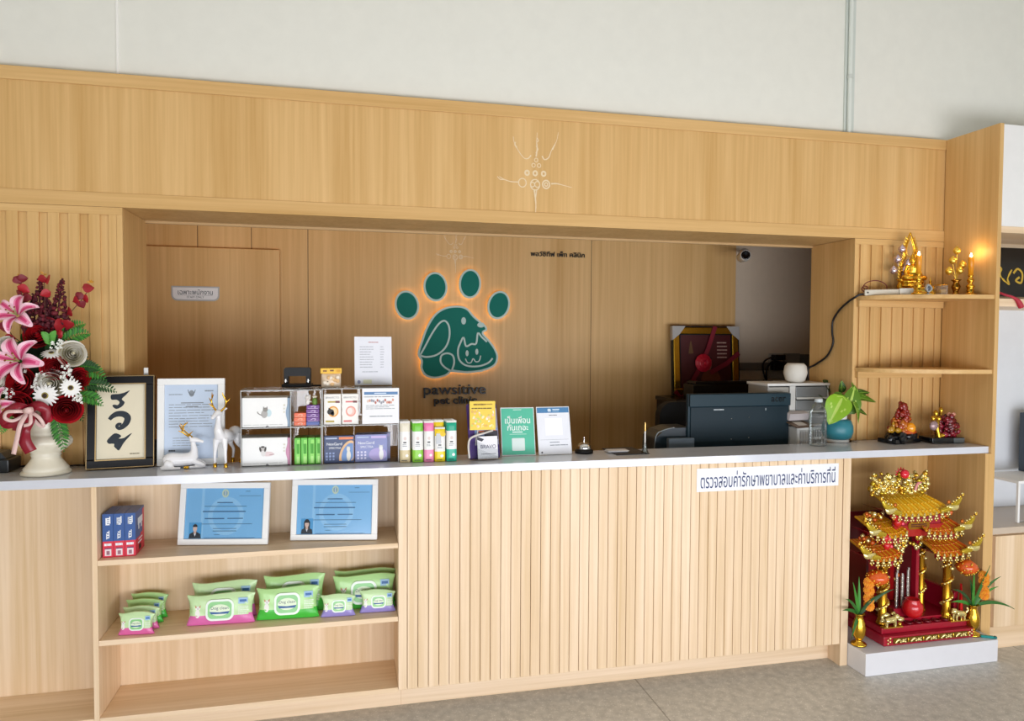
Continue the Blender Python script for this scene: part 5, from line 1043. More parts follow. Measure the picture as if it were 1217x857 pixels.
# silver lotus spray in a gold vase, gold lotus spray in a bronze vase
def lotus(name, lab, u, v, vt, y, colr, vasecol, hbud):
    p = at(u, v, y=y); H_ = at(u, vt, y=y).z-Z1; t = thing(name, lab, 'ornament', (p.x, y, Z1))
    b = MB(); q = H_*.33; b.lathe([(0, .0004), (q*.30, .0004), (q*.32, q*.06), (q*.14, q*.22), (q*.20, q*.40), (q*.26, q*.58), (q*.16, q*.80), (q*.17, q*.88), (q*.30, q), (q*.24, q), (q*.1, q*.8), (0, q*.8)], vasecol, 24); b.build('vase', t)
    for i, (dx, hz) in enumerate(((0, 1), (-.10, .80), (.13, .72), (-.20, .58), (.05, .60))):
        x = dx*H_; z = hz*H_; r = H_*.075; b = MB(); b.tube(spline([(0, 0, q*.85), (x*.3, 0, H_*.42), (x, 0, z-r*1.6)], 4), .0016, colr, 6)
        b.lathe([(0, 0), (r*.6, r*.3), (r*.92, r*.9), (r*.8, r*1.5), (r*.3, r*2.1), (0, r*2.4)], colr, 14, (x, -.002*i, z-r*2.2), lob=.12, lobn=6, lobz=(0, r*2.4)); b.build('lotus_bud', t)
    return t
lotus('lotus_spray', 'silver metal lotus buds in a small gold vase left of the gold statue', 1071, 340, 291, .225, mat('#cfc0cf', .2, .9), GOLD, 1)
lotus('lotus_spray', 'gold metal lotus buds in a small bronze vase between the statue and right candle', 1136, 345, 293, .14, GOLDP, mat('#a8782c', .25, 1.), 1)
def candle(lab, u, vbase, vt, y):
    p = at(u, vbase, y=y); H_ = at(u, vt, y=y).z-Z1; t = thing('altar_candle', lab, 'candle', (p.x, y, Z1), 0, 'electric altar candles'); s = H_/.20
    b = MB(Matrix.Scale(s, 4)); b.lathe([(0, .0004), (.03, .0004), (.031, .005), (.026, .008), (.016, .012), (.013, .018), (.017, .024), (.012, .030), (.016, .038), (.019, .044), (.012, .052), (.008, .058), (.012, .064), (.016, .072), (.012, .080), (.007, .086), (.011, .092), (.013, .096), (0, .096)], GOLD, 24); b.build('holder', t)
    b = MB(Matrix.Scale(s, 4)); b.lathe([(0, .0965), (.0105, .0965), (.013, .175), (.012, .180), (.003, .181), (0, .181)], AMB, 20); b.build('candle_stick', t)
    b = MB(Matrix.Scale(s, 4)); b.lathe([(0, .181), (.004, .184), (.0055, .190), (.003, .197), (0, .202)], mat('#ffe2a8', .4, emit=30), 12); b.build('flame', t)
    l = bpy.data.lights.new('candle_light', 'POINT'); l.energy = .22; l.color = (1, .58, .2); l.shadow_soft_size = .012
    o = bpy.data.objects.new('candle_light', l); COL.objects.link(o); o.location = (p.x, y-.012, Z1+H_+.012)
    return t
candle('lit orange candle on a gold holder before the seated statue', 1091, 349, 299, .075)
candle('lit orange candle on a gold holder at the right end of the shelf', 1153, 350, 301, .085)
# small glass and silver offerings
p = at(1104, 346, y=.07); t = thing('silver_offering', 'small silver leaf shaped offering between the front candle and glass cube', 'ornament', (p.x, .075, Z1)); SIL = mat('#c4c6cc', .2, .9)
b = MB(); b.lathe([(0, .0004), (.016, .0004), (.017, .003), (.006, .006), (.005, .010), (0, .010)], SIL, 16); b.build('foot', t)
b = MB(); b.prism(spline([(0, .0105), (.017, .02), (.021, .032), (.012, .044), (-.004, .052), (-.013, .044), (-.017, .030), (-.012, .018)], 4, True), -.005, .005, SIL); b.prism(spline([(0, .018), (.009, .025), (.009, .035), (0, .042), (-.006, .034), (-.005, .025)], 4, True), -.007, .007, mat('#6f7480', .25, .8)); b.build('leaf', t, bevel=.001)
p = at(1120, 346, y=.07); t = thing('glass_cup', 'small clear glass cube cup with a gold rim on the altar shelf', 'cup', (p.x, .08, Z1)); GLS = clear('cup_glass', (.97, .93, .85), .9, .12, .05)
b = MB(); b.prism(rr(-.024, .024, -.02, .02, .006), .0004, .006, GLS, ax='z'); b.prism(rr(-.024, .024, -.02, .02, .006), .0062, .048, GLS, ax='z'); b.build('glass', t)
b = MB(); b.tube([(x, y, .048) for x, y in rr(-.024, .024, -.02, .02, .006)], .0016, GOLD, 6, True); b.build('rim', t)
b = MB(); b.prism(rr(-.020, .020, -.016, .016, .004), .007, .026, mat('#b98f4a', .2), ax='z'); b.build('filling', t)
# ================================================================== crystal ornaments on the worktop
def resin(h, r=.12): return mat(h, r, spec=.8, sub=.25)
p = at(1080, 528, z=C); t = thing('crystal_ornament', 'amber and red crystal flower ornament with glowing ball on a black rock base', 'ornament', (p.x, p.y+.065, C+.002), .2); t.scale = (1.14, 1.14, 1.3)
rd = random.Random(21); BK = mat('#15171c', .2)
b = MB(); 
for i in range(26): a = rd.uniform(0, 2*PI); r_ = .065*math.sqrt(rd.random()); b.ball((r_*1.3*math.cos(a), r_*.75*math.sin(a), .018+rd.uniform(-.004, .010)), (rd.uniform(.014, .024), rd.uniform(.012, .02), rd.uniform(.013, .018)), BK, 9, 6, .12)
b.box(-.08, .08, -.045, .045, .0005, .016, BK); b.build('rock_base', t, bevel=.004)
b = MB()
for i in range(150):
    s_t = rd.random(); z = .045+.105*s_t; R_ = .058*(1-s_t*.75); a = rd.uniform(0, 2*PI); q = (R_*math.cos(a)*rd.uniform(.2, 1)+.004+s_t*.016, R_*.6*math.sin(a), z); m_ = resin('#8f1d14') if s_t > .45 else resin(rd.choice(['#b04a16', '#9c3214', '#c06a18']))
    r_ = rd.uniform(.006, .012); b.ball(q, (r_*rd.uniform(.7, 1.5), r_, r_*rd.uniform(.6, 1.3)), m_, 6, 5, .25)
b.build('crystal_flowers', t)
b = MB(); b.ball((.022, -.038, .058), .021, mat('#f0a019', .08, spec=.9, sub=.4), 20, 14); b.build('amber_ball', t)
b = MB()
for q, r_ in (((-.062, -.01, .052), (.02, .012, .013)), ((-.078, -.012, .050), (.010, .008, .009)), ((-.05, -.008, .068), (.007, .006, .016)), ((-.04, -.025, .05), (.018, .012, .01))): b.ball(q, r_, resin('#b5861c'), 8, 6, .1)
b.build('amber_leaf', t)
b = MB(); b.lathe([(0, .036), (.05, .036), (.055, .042), (.045, .048), (0, .048)], resin('#c2521c'), 20, (.02, -.02, 0), sy=.6); b.build('amber_dish', t)
p = at(1135, 527.5, z=C); t = thing('crystal_ornament', 'dark red crystal ornament with gold calla shapes on a black slab base', 'ornament', (p.x, p.y+.045, C), -.08); t.scale = (1.12, 1.12, 1.16)
b = MB(); b.box(-.105, .055, -.035, .055, .0005, .026, BK); b.build('slab_base', t, bevel=.003)
b = MB(); b.box(.0, .0545, -.0362, -.0352, .003, .0235, mat('#6f7a80', .3, .6)); b.build('name_plate', t)
b = MB()
for i in range(140):
    s_t = rd.random(); a = rd.uniform(0, 2*PI); q = (.0+.055*s_t*math.cos(a)*(1)-.004, .004+.028*math.sin(a), .034+.085*rd.random()*(1-.5*abs(math.cos(a)*s_t))); r_ = rd.uniform(.006, .013); b.ball(q, (r_*1.2, r_, r_), resin(rd.choice(['#6e1420', '#8a1a2c', '#5a0f1a', '#98283c'])), 6, 5, .25)
b.build('crystal_cluster', t)
b = MB()
for q, r_ in (((.0, -.005, .122), (.012, .008, .012)), ((.02, -.006, .125), (.014, .008, .008)), ((.012, -.008, .113), (.007, .006, .014))): b.ball(q, r_, resin('#d69a84'), 8, 6, .15)
b.build('pink_petals', t)
b = MB()
for x, z, h_, rr_ in ((-.072, .118, .035, .012), (-.046, .132, .034, .010), (-.085, .10, .03, .010), (-.058, .098, .03, .013)):
    b.lathe([(.001, 0), (.005, h_*.3), (rr_, h_*.75), (rr_*.6, h_*1.0), (0, h_*1.15)], mat('#c79a2e', .2, .8), 12, (x, -.01, z-.012))
b.tube(spline([(-.055, -.012, .027), (-.064, -.012, .06), (-.062, -.012, .1)], 4), [.012, .011, .010, .010, .009, .008, .008, .007, .006], mat('#c79a2e', .2, .8), 8); b.tube([(-.05, -.01, .03), (-.02, -.02, .04)], [.012, .007], mat('#c79a2e', .2, .8), 8); b.build('gold_callas', t)
b = MB(); b.ball((-.088, -.02, .078), (.021, .012, .021), mat('#a58a8c', .3, .3), 16, 10); b.build('round_medallion', t)
# ================================================================== spirit house in the niche
b = MB(); b.box(2.309, 3.0445, -.12, .32, .0005, .106, mat('#e0e0e4', .25)); o = b.build('plinth', bevel=.002); tag(o, 'low white glossy plinth on the floor under the red and gold spirit house', 'plinth')
SX, SY = 2.70, .0
sh = thing('spirit_house', 'ornate red and gold spirit house shrine on the white plinth in the niche', 'shrine', (SX, SY, .1066))
CRIM = mat('#a3162c', .25, spec=.6); DRED = mat('#6d0d18', .3); BRT = mat('#d01a1e', .3, spec=.6)
GLD = mat('#eec04a', .2, .9); PALG = mat('#f4e39a', .22, .75); YEL = mat('#f2b61c', .25, spec=.7); ORG = mat('#e0661c', .25, spec=.7)
rd = random.Random(31)
b = MB(); b.box(-.255, .252, -.072, .255, 0, .045, CRIM); b.build('base', sh, bevel=.004)
b = MB(); b.box(-.243, .24, -.0725+.03, .245, .0455, .075, CRIM); b.box(-.12, .235, .0, .24, .0755, .092, CRIM); b.build('step', sh, bevel=.003)
b = MB()   # carved gilt frieze along the front
for x0, x1 in ((-.205, .215),): b.box(x0, x1, -.0745, -.0722, .010, .036, mat('#7a5a1a', .35, .7))
for i in range(5):
    cx = -.165+i*.085
    b.tube(spline([(cx-.03, -.0765, .016), (cx-.012, -.078, .03), (cx+.006, -.078, .02), (cx+.028, -.0765, .03)], 5), [.003+.003*math.sin(j*.4)**2 for j in range(16)], PALG, 6)
    for j in range(5): b.ball((cx-.026+j*.013, -.0765, .016+.010*(j % 2)), (.006, .003, .0045), PALG, 7, 5)
    b.ball((cx+.04, -.0765, .023), (.004, .003, .011), GLD, 7, 5)
for x in (-.228, .232):
    for k in range(4): b.ball((x+.006*(k % 2*2-1), -.0745, .013+.008*k), (.005, .003, .005), PALG, 7, 5)
b.build('gilt_frieze', sh)
def lion(x, y, z, k, nm):
    b = MB(Matrix.Translation((x, y, z)) @ Matrix.Scale(k, 4, (1, 0, 0)))
    b.tube(spline([(-.026, 0, .026), (0, 0, .030), (.024, 0, .032)], 4), [.011, .013, .014, .0145, .0145, .015, .016, .016, .014], PALG, 9); b.ball((.034, -.002, .044), (.014, .013, .014), PALG, 10, 8, .12); b.ball((.046, -.003, .040), (.006, .007, .006), PALG, 8, 6)
    for q in ((-.024, -.006), (-.018, .007), (.022, -.007), (.028, .006)): b.tube([(q[0], q[1], .026), (q[0]+.003, q[1], .012), (q[0]+.001, q[1], .0)], [.007, .005, .005], PALG, 7)
    b.tube(spline([(-.034, 0, .03), (-.046, 0, .044), (-.038, 0, .056)], 4), [.004, .005, .006, .006, .006, .006, .006, .005, .002], PALG, 7); b.ball((.052, -.002, .008), (.010, .008, .008), GLD, 8, 6, .2); b.box(-.042, .062, -.012, .012, -.005, 0, GLD)
    b.build(nm, sh)
lion(-.20, -.045, .082, 1, 'gilt_lion'); lion(.195, -.045, .082, -1, 'gilt_lion')
b = MB()
for i in range(5): b.lathe([(0, 0), (.016, 0), (.018, .008), (.013, .009), (.012, .005), (0, .005)], DRED, 18, (-.075+i*.052, -.022, .0757))
b.build('cup_holders', sh)
# red back wall and inner panels
b = MB(); b.box(-.225, .215, .235, .25, .0755, .56, DRED); b.box(-.225, -.212, .09, .2345, .0755, .42, DRED); b.build('back_wall', sh)
b = MB(); b.box(.035, .052, .06, .09, .0925, .50, CRIM); b.box(-.10, -.088, .09, .11, .0925, .48, DRED); b.build('inner_post', sh)
b = MB(); b.box(-.13, .035, .205, .2345, .10, .47, BRT)
for i in range(14): b.ball((-.02+rd.uniform(-.05, .05), .205, .40+rd.uniform(-.04, .06)), (.018, .012, .016), BRT, 8, 6, .25)
b.build('red_altar_panel', sh)
def pillar(x, y, z0, z1, r, dr=True):
    b = MB(); h = z1-z0; b.lathe([(0, 0), (r*1.5, 0), (r*1.5, .012), (r*1.15, .018), (r*1.25, .026), (r, .032), (r, h-.035), (r*1.3, h-.028), (r*1.1, h-.018), (r*1.5, h-.01), (r*1.5, h), (0, h)], mat('#c99428', .25, .9), 18, (x, y, z0)); b.build('pillar', sh)
    if dr:
        d = MB(); n = 60; pts = []
        for i in range(n+1): t = i/n; a = t*5.5*PI; pts.append((x+(r+.004)*math.cos(a), y+(r+.004)*math.sin(a), z0+.035+(h-.08)*t))
        d.tube(pts, [.004+.0035*math.sin(PI*i/n) for i in range(n+1)], GLD, 7)
        for i in range(2, n, 2): d.ball(pts[i], (.0085, .0085, .006), PALG, 6, 4, .2)
        d.ball((x, y-r-.008, z0+h*.78), (.011, .011, .009), PALG, 8, 6, .2); d.build('coiled_dragon', sh)
pillar(.16, .0, .0757, .40, .019); pillar(.075, .07, .0928, .44, .015); pillar(-.205, .0, .0757, .38, .019); pillar(-.14, .09, .0757, .42, .015)
# tiered roofs
def roof(cx, y0, z, w, h, d, c1, c2, curl=(1, 1), nb=9):
    b = MB(); N = 16
    def surf(u, v):
        x = (u-.5)*w*(1-.22*v); lift = .028*abs(2*u-1)**3*(1-v); return (cx+x, y0+d*v, z+lift+h*v**.8)
    b.sheet(surf, 18, 6, c1)
    b.sheet(lambda u, v: (surf(u, 0)[0], surf(u, 0)[1]+d*v, surf(u, 0)[2]-.004), 18, 2, CRIM)
    for i in range(N):
        u = (i+.5)/N; b.tube([surf(u, v/5) for v in range(6)], .0062, c1 if i % 2 else c2, 6)
    for k in range(4): 
        for i in range(N): u = (i+.5)/N; q = surf(u, (k+.5)/4); b.ball((q[0], q[1]-.004, q[2]+.002), (.007, .005, .004), c2 if (i+k) % 2 else c1, 6, 4)
    o = b.build('roof', sh)
    b = MB()
    for i in range(nb):       # pale gilt drops along the eave
        u = (i+.5)/nb; q = surf(u, 0); b.ball((q[0], q[1]-.004, q[2]-.006), (.0085, .007, .0085), PALG, 8, 6); b.tube([(q[0], q[1]-.006, q[2]+.004), (q[0], q[1]-.008, q[2]+.016)], [.006, .0008], PALG, 6)
        b.ball((q[0]-.007, q[1]-.005, q[2]-.019), .0055, PALG, 6, 5); b.ball((q[0]+.007, q[1]-.005, q[2]-.019), .0055, PALG, 6, 5); b.ball((q[0], q[1]-.004, q[2]-.028), .0045, GLD, 6, 5)
    b.build('eave_drops', sh)
    for k, on in ((-1, curl[0]), (1, curl[1])):
        if not on: continue
        b = MB(); q = surf(0 if k < 0 else 1, 0); x, y, zz = q
        b.tube(spline([(x-k*.06, y-.004, zz-.01), (x-k*.01, y-.008, zz+.004), (x+k*.03, y-.010, zz+.03), (x+k*.05, y-.010, zz+.055)], 5), [.006+.010*math.sin(PI*min(1, .15+i/18)) for i in range(16)], mat('#c8a82a', .25, .5), 8, flat=.5)
        b.tube(spline([(x-k*.03, y-.006, zz+.01), (x+k*.014, y-.012, zz+.006), (x+k*.034, y-.012, zz+.018)], 5), [.004+.012*math.sin(PI*min(1, .1+i/11)) for i in range(11)], PALG, 8, flat=.5)
        for i in range(9): t = i/8; b.ball((x+k*(-.005+.065*t), y-.012, zz+.026+.046*t+.006*math.sin(i*2)), (.005, .004, .005), PALG if i % 2 else GLD, 6, 4)
        b.ball((x+k*.058, y-.010, zz+.064), .007, GLD, 7, 5); b.ball((x-k*.02, y-.01, zz+.034), (.010, .006, .010), mat('#c26a1c', .25, .5), 8, 6); b.build('upturned_eave', sh)
roof(-.045, -.045, .600, .34, .085, .19, YEL, mat('#f7cc3a', .25, spec=.7), (1, 1), 10)
roof(.105, -.035, .500, .22, .075, .18, ORG, mat('#e9a024', .25, spec=.7), (0, 1), 7)
roof(.145, -.045, .395, .215, .072, .18, ORG, mat('#e9a024', .25, spec=.7), (0, 1), 6)
roof(-.195, -.035, .500, .19, .065, .16, mat('#e8941c', .25, spec=.7), YEL, (1, 0), 6)
roof(-.232, -.045, .395, .19, .060, .16, ORG, mat('#e9a024', .25, spec=.7), (1, 0), 6)
# lintel boards under the central roof, gilt panel
b = MB(); b.box(-.155, .115, .0, .012, .545, .60, CRIM); b.prism([(-.12, .49), (.07, .49), (.13, .545), (-.155, .545)], -.002, .010, mat('#b3231c', .3)); b.build('lintel', sh, bevel=.002)
b = MB(); b.prism(rr(-.075, .045, .525, .560, .012), -.006, -.0025, mat('#b9822a', .3, .8)); b.rows(-.06, .03, .535, .552, 2, -.0066, mat('#5a1a10', .5), .6, 3, .05); b.build('name_board', sh)
b = MB()
for x0, x1, z0, z1 in ((-.225, -.10, .46, .50), (.06, .20, .47, .50), (.12, .225, .36, .40), (-.235, -.15, .35, .395)): b.box(x0, x1, .0, .04, z0, z1, CRIM)
b.build('roof_bracket', sh, bevel=.002)
# crest of the central roof: facing dragons, scrolls and a red pearl
for k in (-1, 1):
    b = MB(); cx = -.085
    P_ = spline([(cx+k*.02, .06, .70), (cx+k*.05, .055, .735), (cx+k*.085, .055, .715), (cx+k*.12, .055, .745), (cx+k*.15, .055, .775)], 7); b.tube(P_, [.017-.010*abs(i/len(P_)-.4) for i in range(len(P_))], PALG, 9)
    for i in range(0, len(P_), 1):
        q = P_[i]; b.ball((q[0], q[1]-.012, q[2]+rd.uniform(-.01, .02)), (rd.uniform(.006, .011), .007, rd.uniform(.006, .012)), PALG if i % 3 else GLD, 7, 5, .2)
    b.ball((cx+k*.045, .04, .755), (.020, .017, .018), PALG, 10, 7, .15); b.ball((cx+k*.028, .034, .748), (.010, .009, .008), GLD, 8, 6); 
    for a in range(4): b.tube([(cx+k*.05, .042, .765), (cx+k*(.058+a*.012), .045, .79-a*.004)], [.005, .001], PALG, 6)
    for a in range(70): b.ball((cx+k*rd.uniform(0, .165), .05+rd.uniform(-.02, .02), .69+rd.random()**1.2*.098), (rd.uniform(.007, .013),)*3, (PALG, GLD, PALG, mat('#c8a830', .25, .8))[a % 4], 7, 5, .25)
    for a in range(10): b.ball((cx+k*(.03+a*.013), .045, .695+rd.uniform(-.005, .02)), (.011, .009, .010), PALG if a % 2 else mat('#d9c050', .25, .8), 7, 5, .2)
    b.build('crest_dragon', sh)
b = MB(); b.ball((-.085, .015, .79), (.022, .018, .022), mat('#e01430', .15, spec=.9), 14, 10)
for a in range(7): t = PI*a/6; b.tube([(-.085+.020*math.cos(t), .04, .785+.020*math.sin(t)), (-.085+.036*math.cos(t), .04, .785+.036*math.sin(t))], [.006, .001], BRT, 6)
b.build('flaming_pearl', sh)
b = MB(); b.tube(spline([(-.17, .05, .70), (-.15, .05, .735), (-.12, .05, .70), (-.09, .045, .73), (-.07, .045, .70)], 5), .006, GLD, 7); b.tube(spline([(-.01, .03, .705), (0, .028, .735), (.02, .03, .745)], 5), .007, mat('#d98a86', .3), 7)
for x, z in ((-.175, .62), (-.155, .59), (-.225, .52), (-.215, .485)): b.ball((x, -.03, z-.02), (.022, .016, .020), BRT, 9, 6, .2); b.ball((x+.012, -.046, z-.022), (.007, .005, .007), mat('#ff5a78', .2), 8, 6)
b.build('red_rosettes', sh)
# side roof crests
for cx, z in ((.15, .565), (.20, .462), (-.215, .565), (-.24, .460)):
    b = MB(); k = 1 if cx > 0 else -1
    for i in range(22): b.ball((cx+rd.uniform(-.055, .055), .04+rd.uniform(-.01, .02), z+rd.uniform(0, .035)), (.012, .009, .011), rd.choice([PALG, GLD, ORG, mat('#c8601c', .3, .4)]), 7, 5, .25)
    b.tube(spline([(cx-.04, .05, z), (cx, .045, z+.03), (cx+k*.045, .05, z+.02)], 4), .007, GLD, 7); b.build('roof_crest', sh)
# hanging lanterns
for x, y, z in ((.232, -.04, .335), (-.262, -.03, .315)):
    b = MB(); b.tube([(x, y, z+.10), (x, y, z+.04)], .0025, GLD, 6); b.lathe([(0, -.036), (.018, -.034), (.040, -.018), (.048, 0), (.040, .018), (.018, .034), (0, .036)], mat('#dd5a14', .25, spec=.7), 20, (x, y, z), lob=.08, lobn=10, lobz=(-.036, .036))
    for i in range(46): a = rd.uniform(0, 2*PI); e = rd.uniform(-1.2, 1.2); b.ball((x+.049*math.cos(a)*math.cos(e), y+.049*math.sin(a)*math.cos(e), z+.037*math.sin(e)), .0042, GLD if i % 3 else YEL, 5, 4)
    b.ball((x, y, z-.040), (.012, .012, .006), GLD, 8, 5); b.build('lantern', sh)
# incense bundle, red pot and side ornaments
b = MB()
for i in range(6): x = -.085+i*.016; b.tube([(x, .05+(i % 2)*.014, .13), (x, .05+(i % 2)*.014, .30+.02*math.sin(i*1.7))], .0058, mat('#b7b3ad', .3, .7), 8); [b.ball((x, .05+(i % 2)*.014, .14+.022*k), (.0068, .0068, .006), mat('#d8d4cc', .25, .8), 6, 4) for k in range(7)]
b.box(-.115, .02, .03, .08, .0925, .129, CRIM); b.build('silver_column', sh)
b = MB(); b.lathe([(0, -.045), (.02, -.044), (.040, -.028), (.048, 0), (.044, .024), (.030, .040), (.034, .046), (.028, .046), (0, .03)], mat('#c8141c', .25, spec=.7), 28, (-.038, -.002, .140)); o = b.build('incense_pot', None); o.parent = sh
b = MB()
for x, z, r_ in ((-.20, .155, .013), (-.15, .145, .012), (-.16, .16, .009), (-.12, .13, .012), (-.215, .13, .012)): b.ball((x, -.02, z-.03), (r_*1.6, r_, r_), PALG, 8, 6, .2)
for i in range(30): b.ball((rd.uniform(-.085, -.06) if i % 2 else rd.uniform(-.205, -.17), .06, rd.uniform(.2, .44)), (.010, .008, .012), rd.choice([GLD, PALG, ORG, DRED]), 6, 5, .25)
for i in range(60): b.ball((rd.uniform(-.10, .06), .055, rd.uniform(.40, .50)), (.011, .009, .011), rd.choice([GLD, PALG, PALG]), 6, 5, .25)
b.build('gilt_carving', sh)
b = MB(); b.box(.205, .228, .0, .20, .0755, .20, CRIM); b.prism([(.21, .0755), (.232, .0755), (.218, .25)], -.03, -.02, BRT); b.build('side_rail', sh, bevel=.002)
# marigold vases in front of the shrine
def marigold(lab, u, v, uf, vfs, leaves, mirror):
    p = at(u, v, z=.1066); t = thing('marigold_vase', lab, 'flowers', (p.x, p.y+.026, .1066), 0, 'marigold vases beside the spirit house')
    b = MB(); b.lathe([(0, 0), (.034, 0), (.036, .006), (.03, .012), (.016, .018), (.014, .024), (.022, .034), (.03, .055), (.031, .08), (.026, .105), (.019, .125), (.017, .135), (.022, .146), (.027, .15), (.023, .149), (.012, .13), (0, .13)], mat('#d8a838', .18, .95), 28); b.build('vase', t)
    b = MB(); b.lathe([(0, 0), (.019, 0)], DRED, 8, (0, 0, .131)) if False else None
    for i, vv in enumerate(vfs):
        q = at(uf, vv, y=p.y+.02)-Vector((p.x, p.y+.026, .1066)); c = MB(place(q, (-.3, -1, .5), .026, i))
        for ring, (n, R, z) in enumerate(((14, 1, 0), (12, .85, .22), (10, .62, .42), (7, .36, .55))):
            for k in range(n):
                a = 2*PI*k/n+ring*.3; ca, sa = math.cos(a), math.sin(a)
                def pet(uu, w, ca=ca, sa=sa, R=R, z=z): 
                    rad = R*(.25+.75*w); wd = .30*R**.5*math.sin(PI*min(1, .25+w*.6))*(2*uu-1); return (ca*rad-sa*wd, sa*rad+ca*wd, z+.20*math.sin(w*2.4)+.06*math.cos(uu*9)*w)
                c.sheet(pet, 3, 3, mat('#f09a10' if (k+ring) % 3 else '#e8820c', .6))
        c.ball((0, 0, .1), (.8, .8, .42), mat('#d97a0c', .7), 10, 6); c.build('marigold', t)
    for i, (u1, v1) in enumerate(leaves):
        e = at(u1, v1, y=p.y+.01+random.uniform(-.04, .04))-Vector((p.x, p.y+.026, .1066)); s0 = Vector((0, 0, .14)); d = e-s0; L = d.length; n = 12; w = .008; mid_ = s0+d*.5+Vector((0, 0, L*.22 if e.z < .3 else L*.05)); b = MB()
        pts = [s0*(1-t)**2+mid_*2*t*(1-t)+e*t*t for t in (k/n for k in range(n+1))]; sd = d.cross(Vector((0, -1, .3))).normalized(); vs = []
        for k, q in enumerate(pts): ww = w*math.sin(PI*min(1, .3+.7*k/n))+.0004; vs += [q+sd*ww, q+Vector((0, .003, -.002)), q-sd*ww]
        b.add(vs, [f for k in range(n) for f in ((3*k, 3*k+1, 3*k+4, 3*k+3), (3*k+1, 3*k+2, 3*k+5, 3*k+4))], FG[i % 3], True); b.build('blade_leaf', t)
marigold('gold vase of orange marigolds and long leaves at the left of the shrine', 1025, 769, 1032.5, (693, 702, 711.5, 720), ((1001, 726), (1014, 692), (1065, 700), (1012, 760), (1021, 685), (1048, 706), (1005, 712), (1019, 730)), 1)
marigold('gold vase of orange marigolds and long leaves at the right of the shrine', 1161, 757, 1169, (685, 691, 702, 707), ((1206, 724), (1187, 697), (1132, 701), (1177, 672), (1130, 716), (1153, 688), (1190, 685), (1158, 676)), 0)
q1, q2 = at(1168, 756.5, z=.112), at(1181, 757, z=.112)
t = thing('lighter', 'small teal lighter lying on the right end of the white plinth', 'lighter', ((q1.x+q2.x)/2, (q1.y+q2.y)/2-.0, .1068), -.5); 
b = MB(); b.box(-.034, .024, -.009, .009, 0, .011, mat('#0f8f8a', .25)); b.build('body', t, bevel=.004)
b = MB(); b.box(.0245, .036, -.008, .008, .0005, .011, mat('#0c6f70', .3)); b.build('cap', t, bevel=.002)
# ================================================================== the office behind the counter

dk = thing('work_desk', 'low dark desk behind the counter carrying the monitor and drawers', 'desk')
b = MB(); b.box(1.2, 2.535, .356, .72, .81, .83, mat('#3a3f45', .4)); b.build('desk_top', dk, bevel=.002)
b = MB(); b.box(1.22, 1.25, .37, .70, 0, .8095, mat('#3a3f45', .5)); b.build('side_panel', dk); b = MB(); b.box(2.50, 2.53, .37, .70, 0, .8095, mat('#3a3f45', .5)); b.build('side_panel', dk)
DZ = .831
# monitor seen from behind
ym = .42; x0, x1 = xat(818, 500, ym), xat(938, 500, ym); zt_ = zat(878, 467.5, ym)
mo = thing('monitor', 'black computer monitor seen from behind above the worktop', 'monitor', ((x0+x1)/2, ym, DZ), .0); w = (x1-x0)/2; h = zt_-DZ; MBK = mat('#15303b', .45, spec=.3); MB2 = mat('#0f2630', .5, spec=.3)
b = MB(); zb = h-.34; b.box(-w, w, .004, .03, zb, h, MBK); b.build('screen_housing', mo, bevel=.004)
b = MB(); b.box(-w+.002, w-.002, -.014, .0035, h-.066, h-.002, MBK); b.box(-w+.012, w-.012, -.004, .0035, zb+.006, h-.0665, MB2); b.build('back_cover', mo, bevel=.003)
b = MB(); b.text('acer', w*.74, h-.033, -.0146, mat('#070a0c', .2), w=.085, bold=.01); b.text('acer', -w*.35, h-.080, -.0045, mat('#8a9298', .4), w=.04) if False else None; b.build('lettering', mo)
b = MB(); b.rows(-w*.52, -w*.32, h-.086, h-.078, 1, -.0046, mat('#aab2b6', .4), .8, 2, .02); b.box(w*.5, w*.515, -.0052, -.0042, h-.09, h-.078, mat('#aab2b6', .4)); b.build('vent_label', mo)
b = MB()
for x, z in ((-.05, h-.13), (.05, h-.125), (-.05, h-.235), (.05, h-.23)): b.lathe([(0, 0), (.004, 0), (.004, .002), (0, .002)], CHROME, 10, (x, -.0052, z))
b.build('mount_screws', mo)
b = MB(); b.box(-.03, .03, .035, .05, .012, zb+.12, BLACK); b.box(-.11, .11, -.02, .14, .0005, .0115, BLACK); b.build('stand', mo, bevel=.003)
# office chair
p = at(800, 500, y=.82); ch = thing('office_chair', 'black office chair with a rounded back behind the monitor', 'chair', (p.x+.17, .86, 0), .0)
zb0, zb1 = zat(800, 512, .82), zat(800, 478, .82); CH = mat('#0c0d10', .7); x0 = xat(785, 495, .82)-(p.x+.17)
b = MB(); b.prism(rr(x0, x0+.46, zb0-.12, zb1, .08, 8), -.03, .03, CH); b.build('backrest', ch, bevel=.02)
b = MB(); b.prism(rr(-.24, .24, -.24, .22, .06, 6), .44, .52, CH, ax='z'); b.build('seat', ch, bevel=.02)
b = MB(); b.lathe([(0, .10), (.03, .10), (.028, .44), (0, .44)], BLACK, 14); b.box(x0+.2, x0+.26, .031, .05, .46, 1.0, BLACK); b.box(x0+.2, x0+.26, 0, .05, .40, .4395, BLACK); b.build('column', ch)
for k in range(5):
    a = 2*PI*k/5; b = MB(); b.tube([(0, 0, .10), (.14*math.cos(a), .14*math.sin(a), .085), (.28*math.cos(a), .28*math.sin(a), .065)], [.026, .02, .014], BLACK, 8); b.ball((.28*math.cos(a), .28*math.sin(a), .028), (.027, .02, .027), BLACK, 10, 8); b.build('leg', ch)
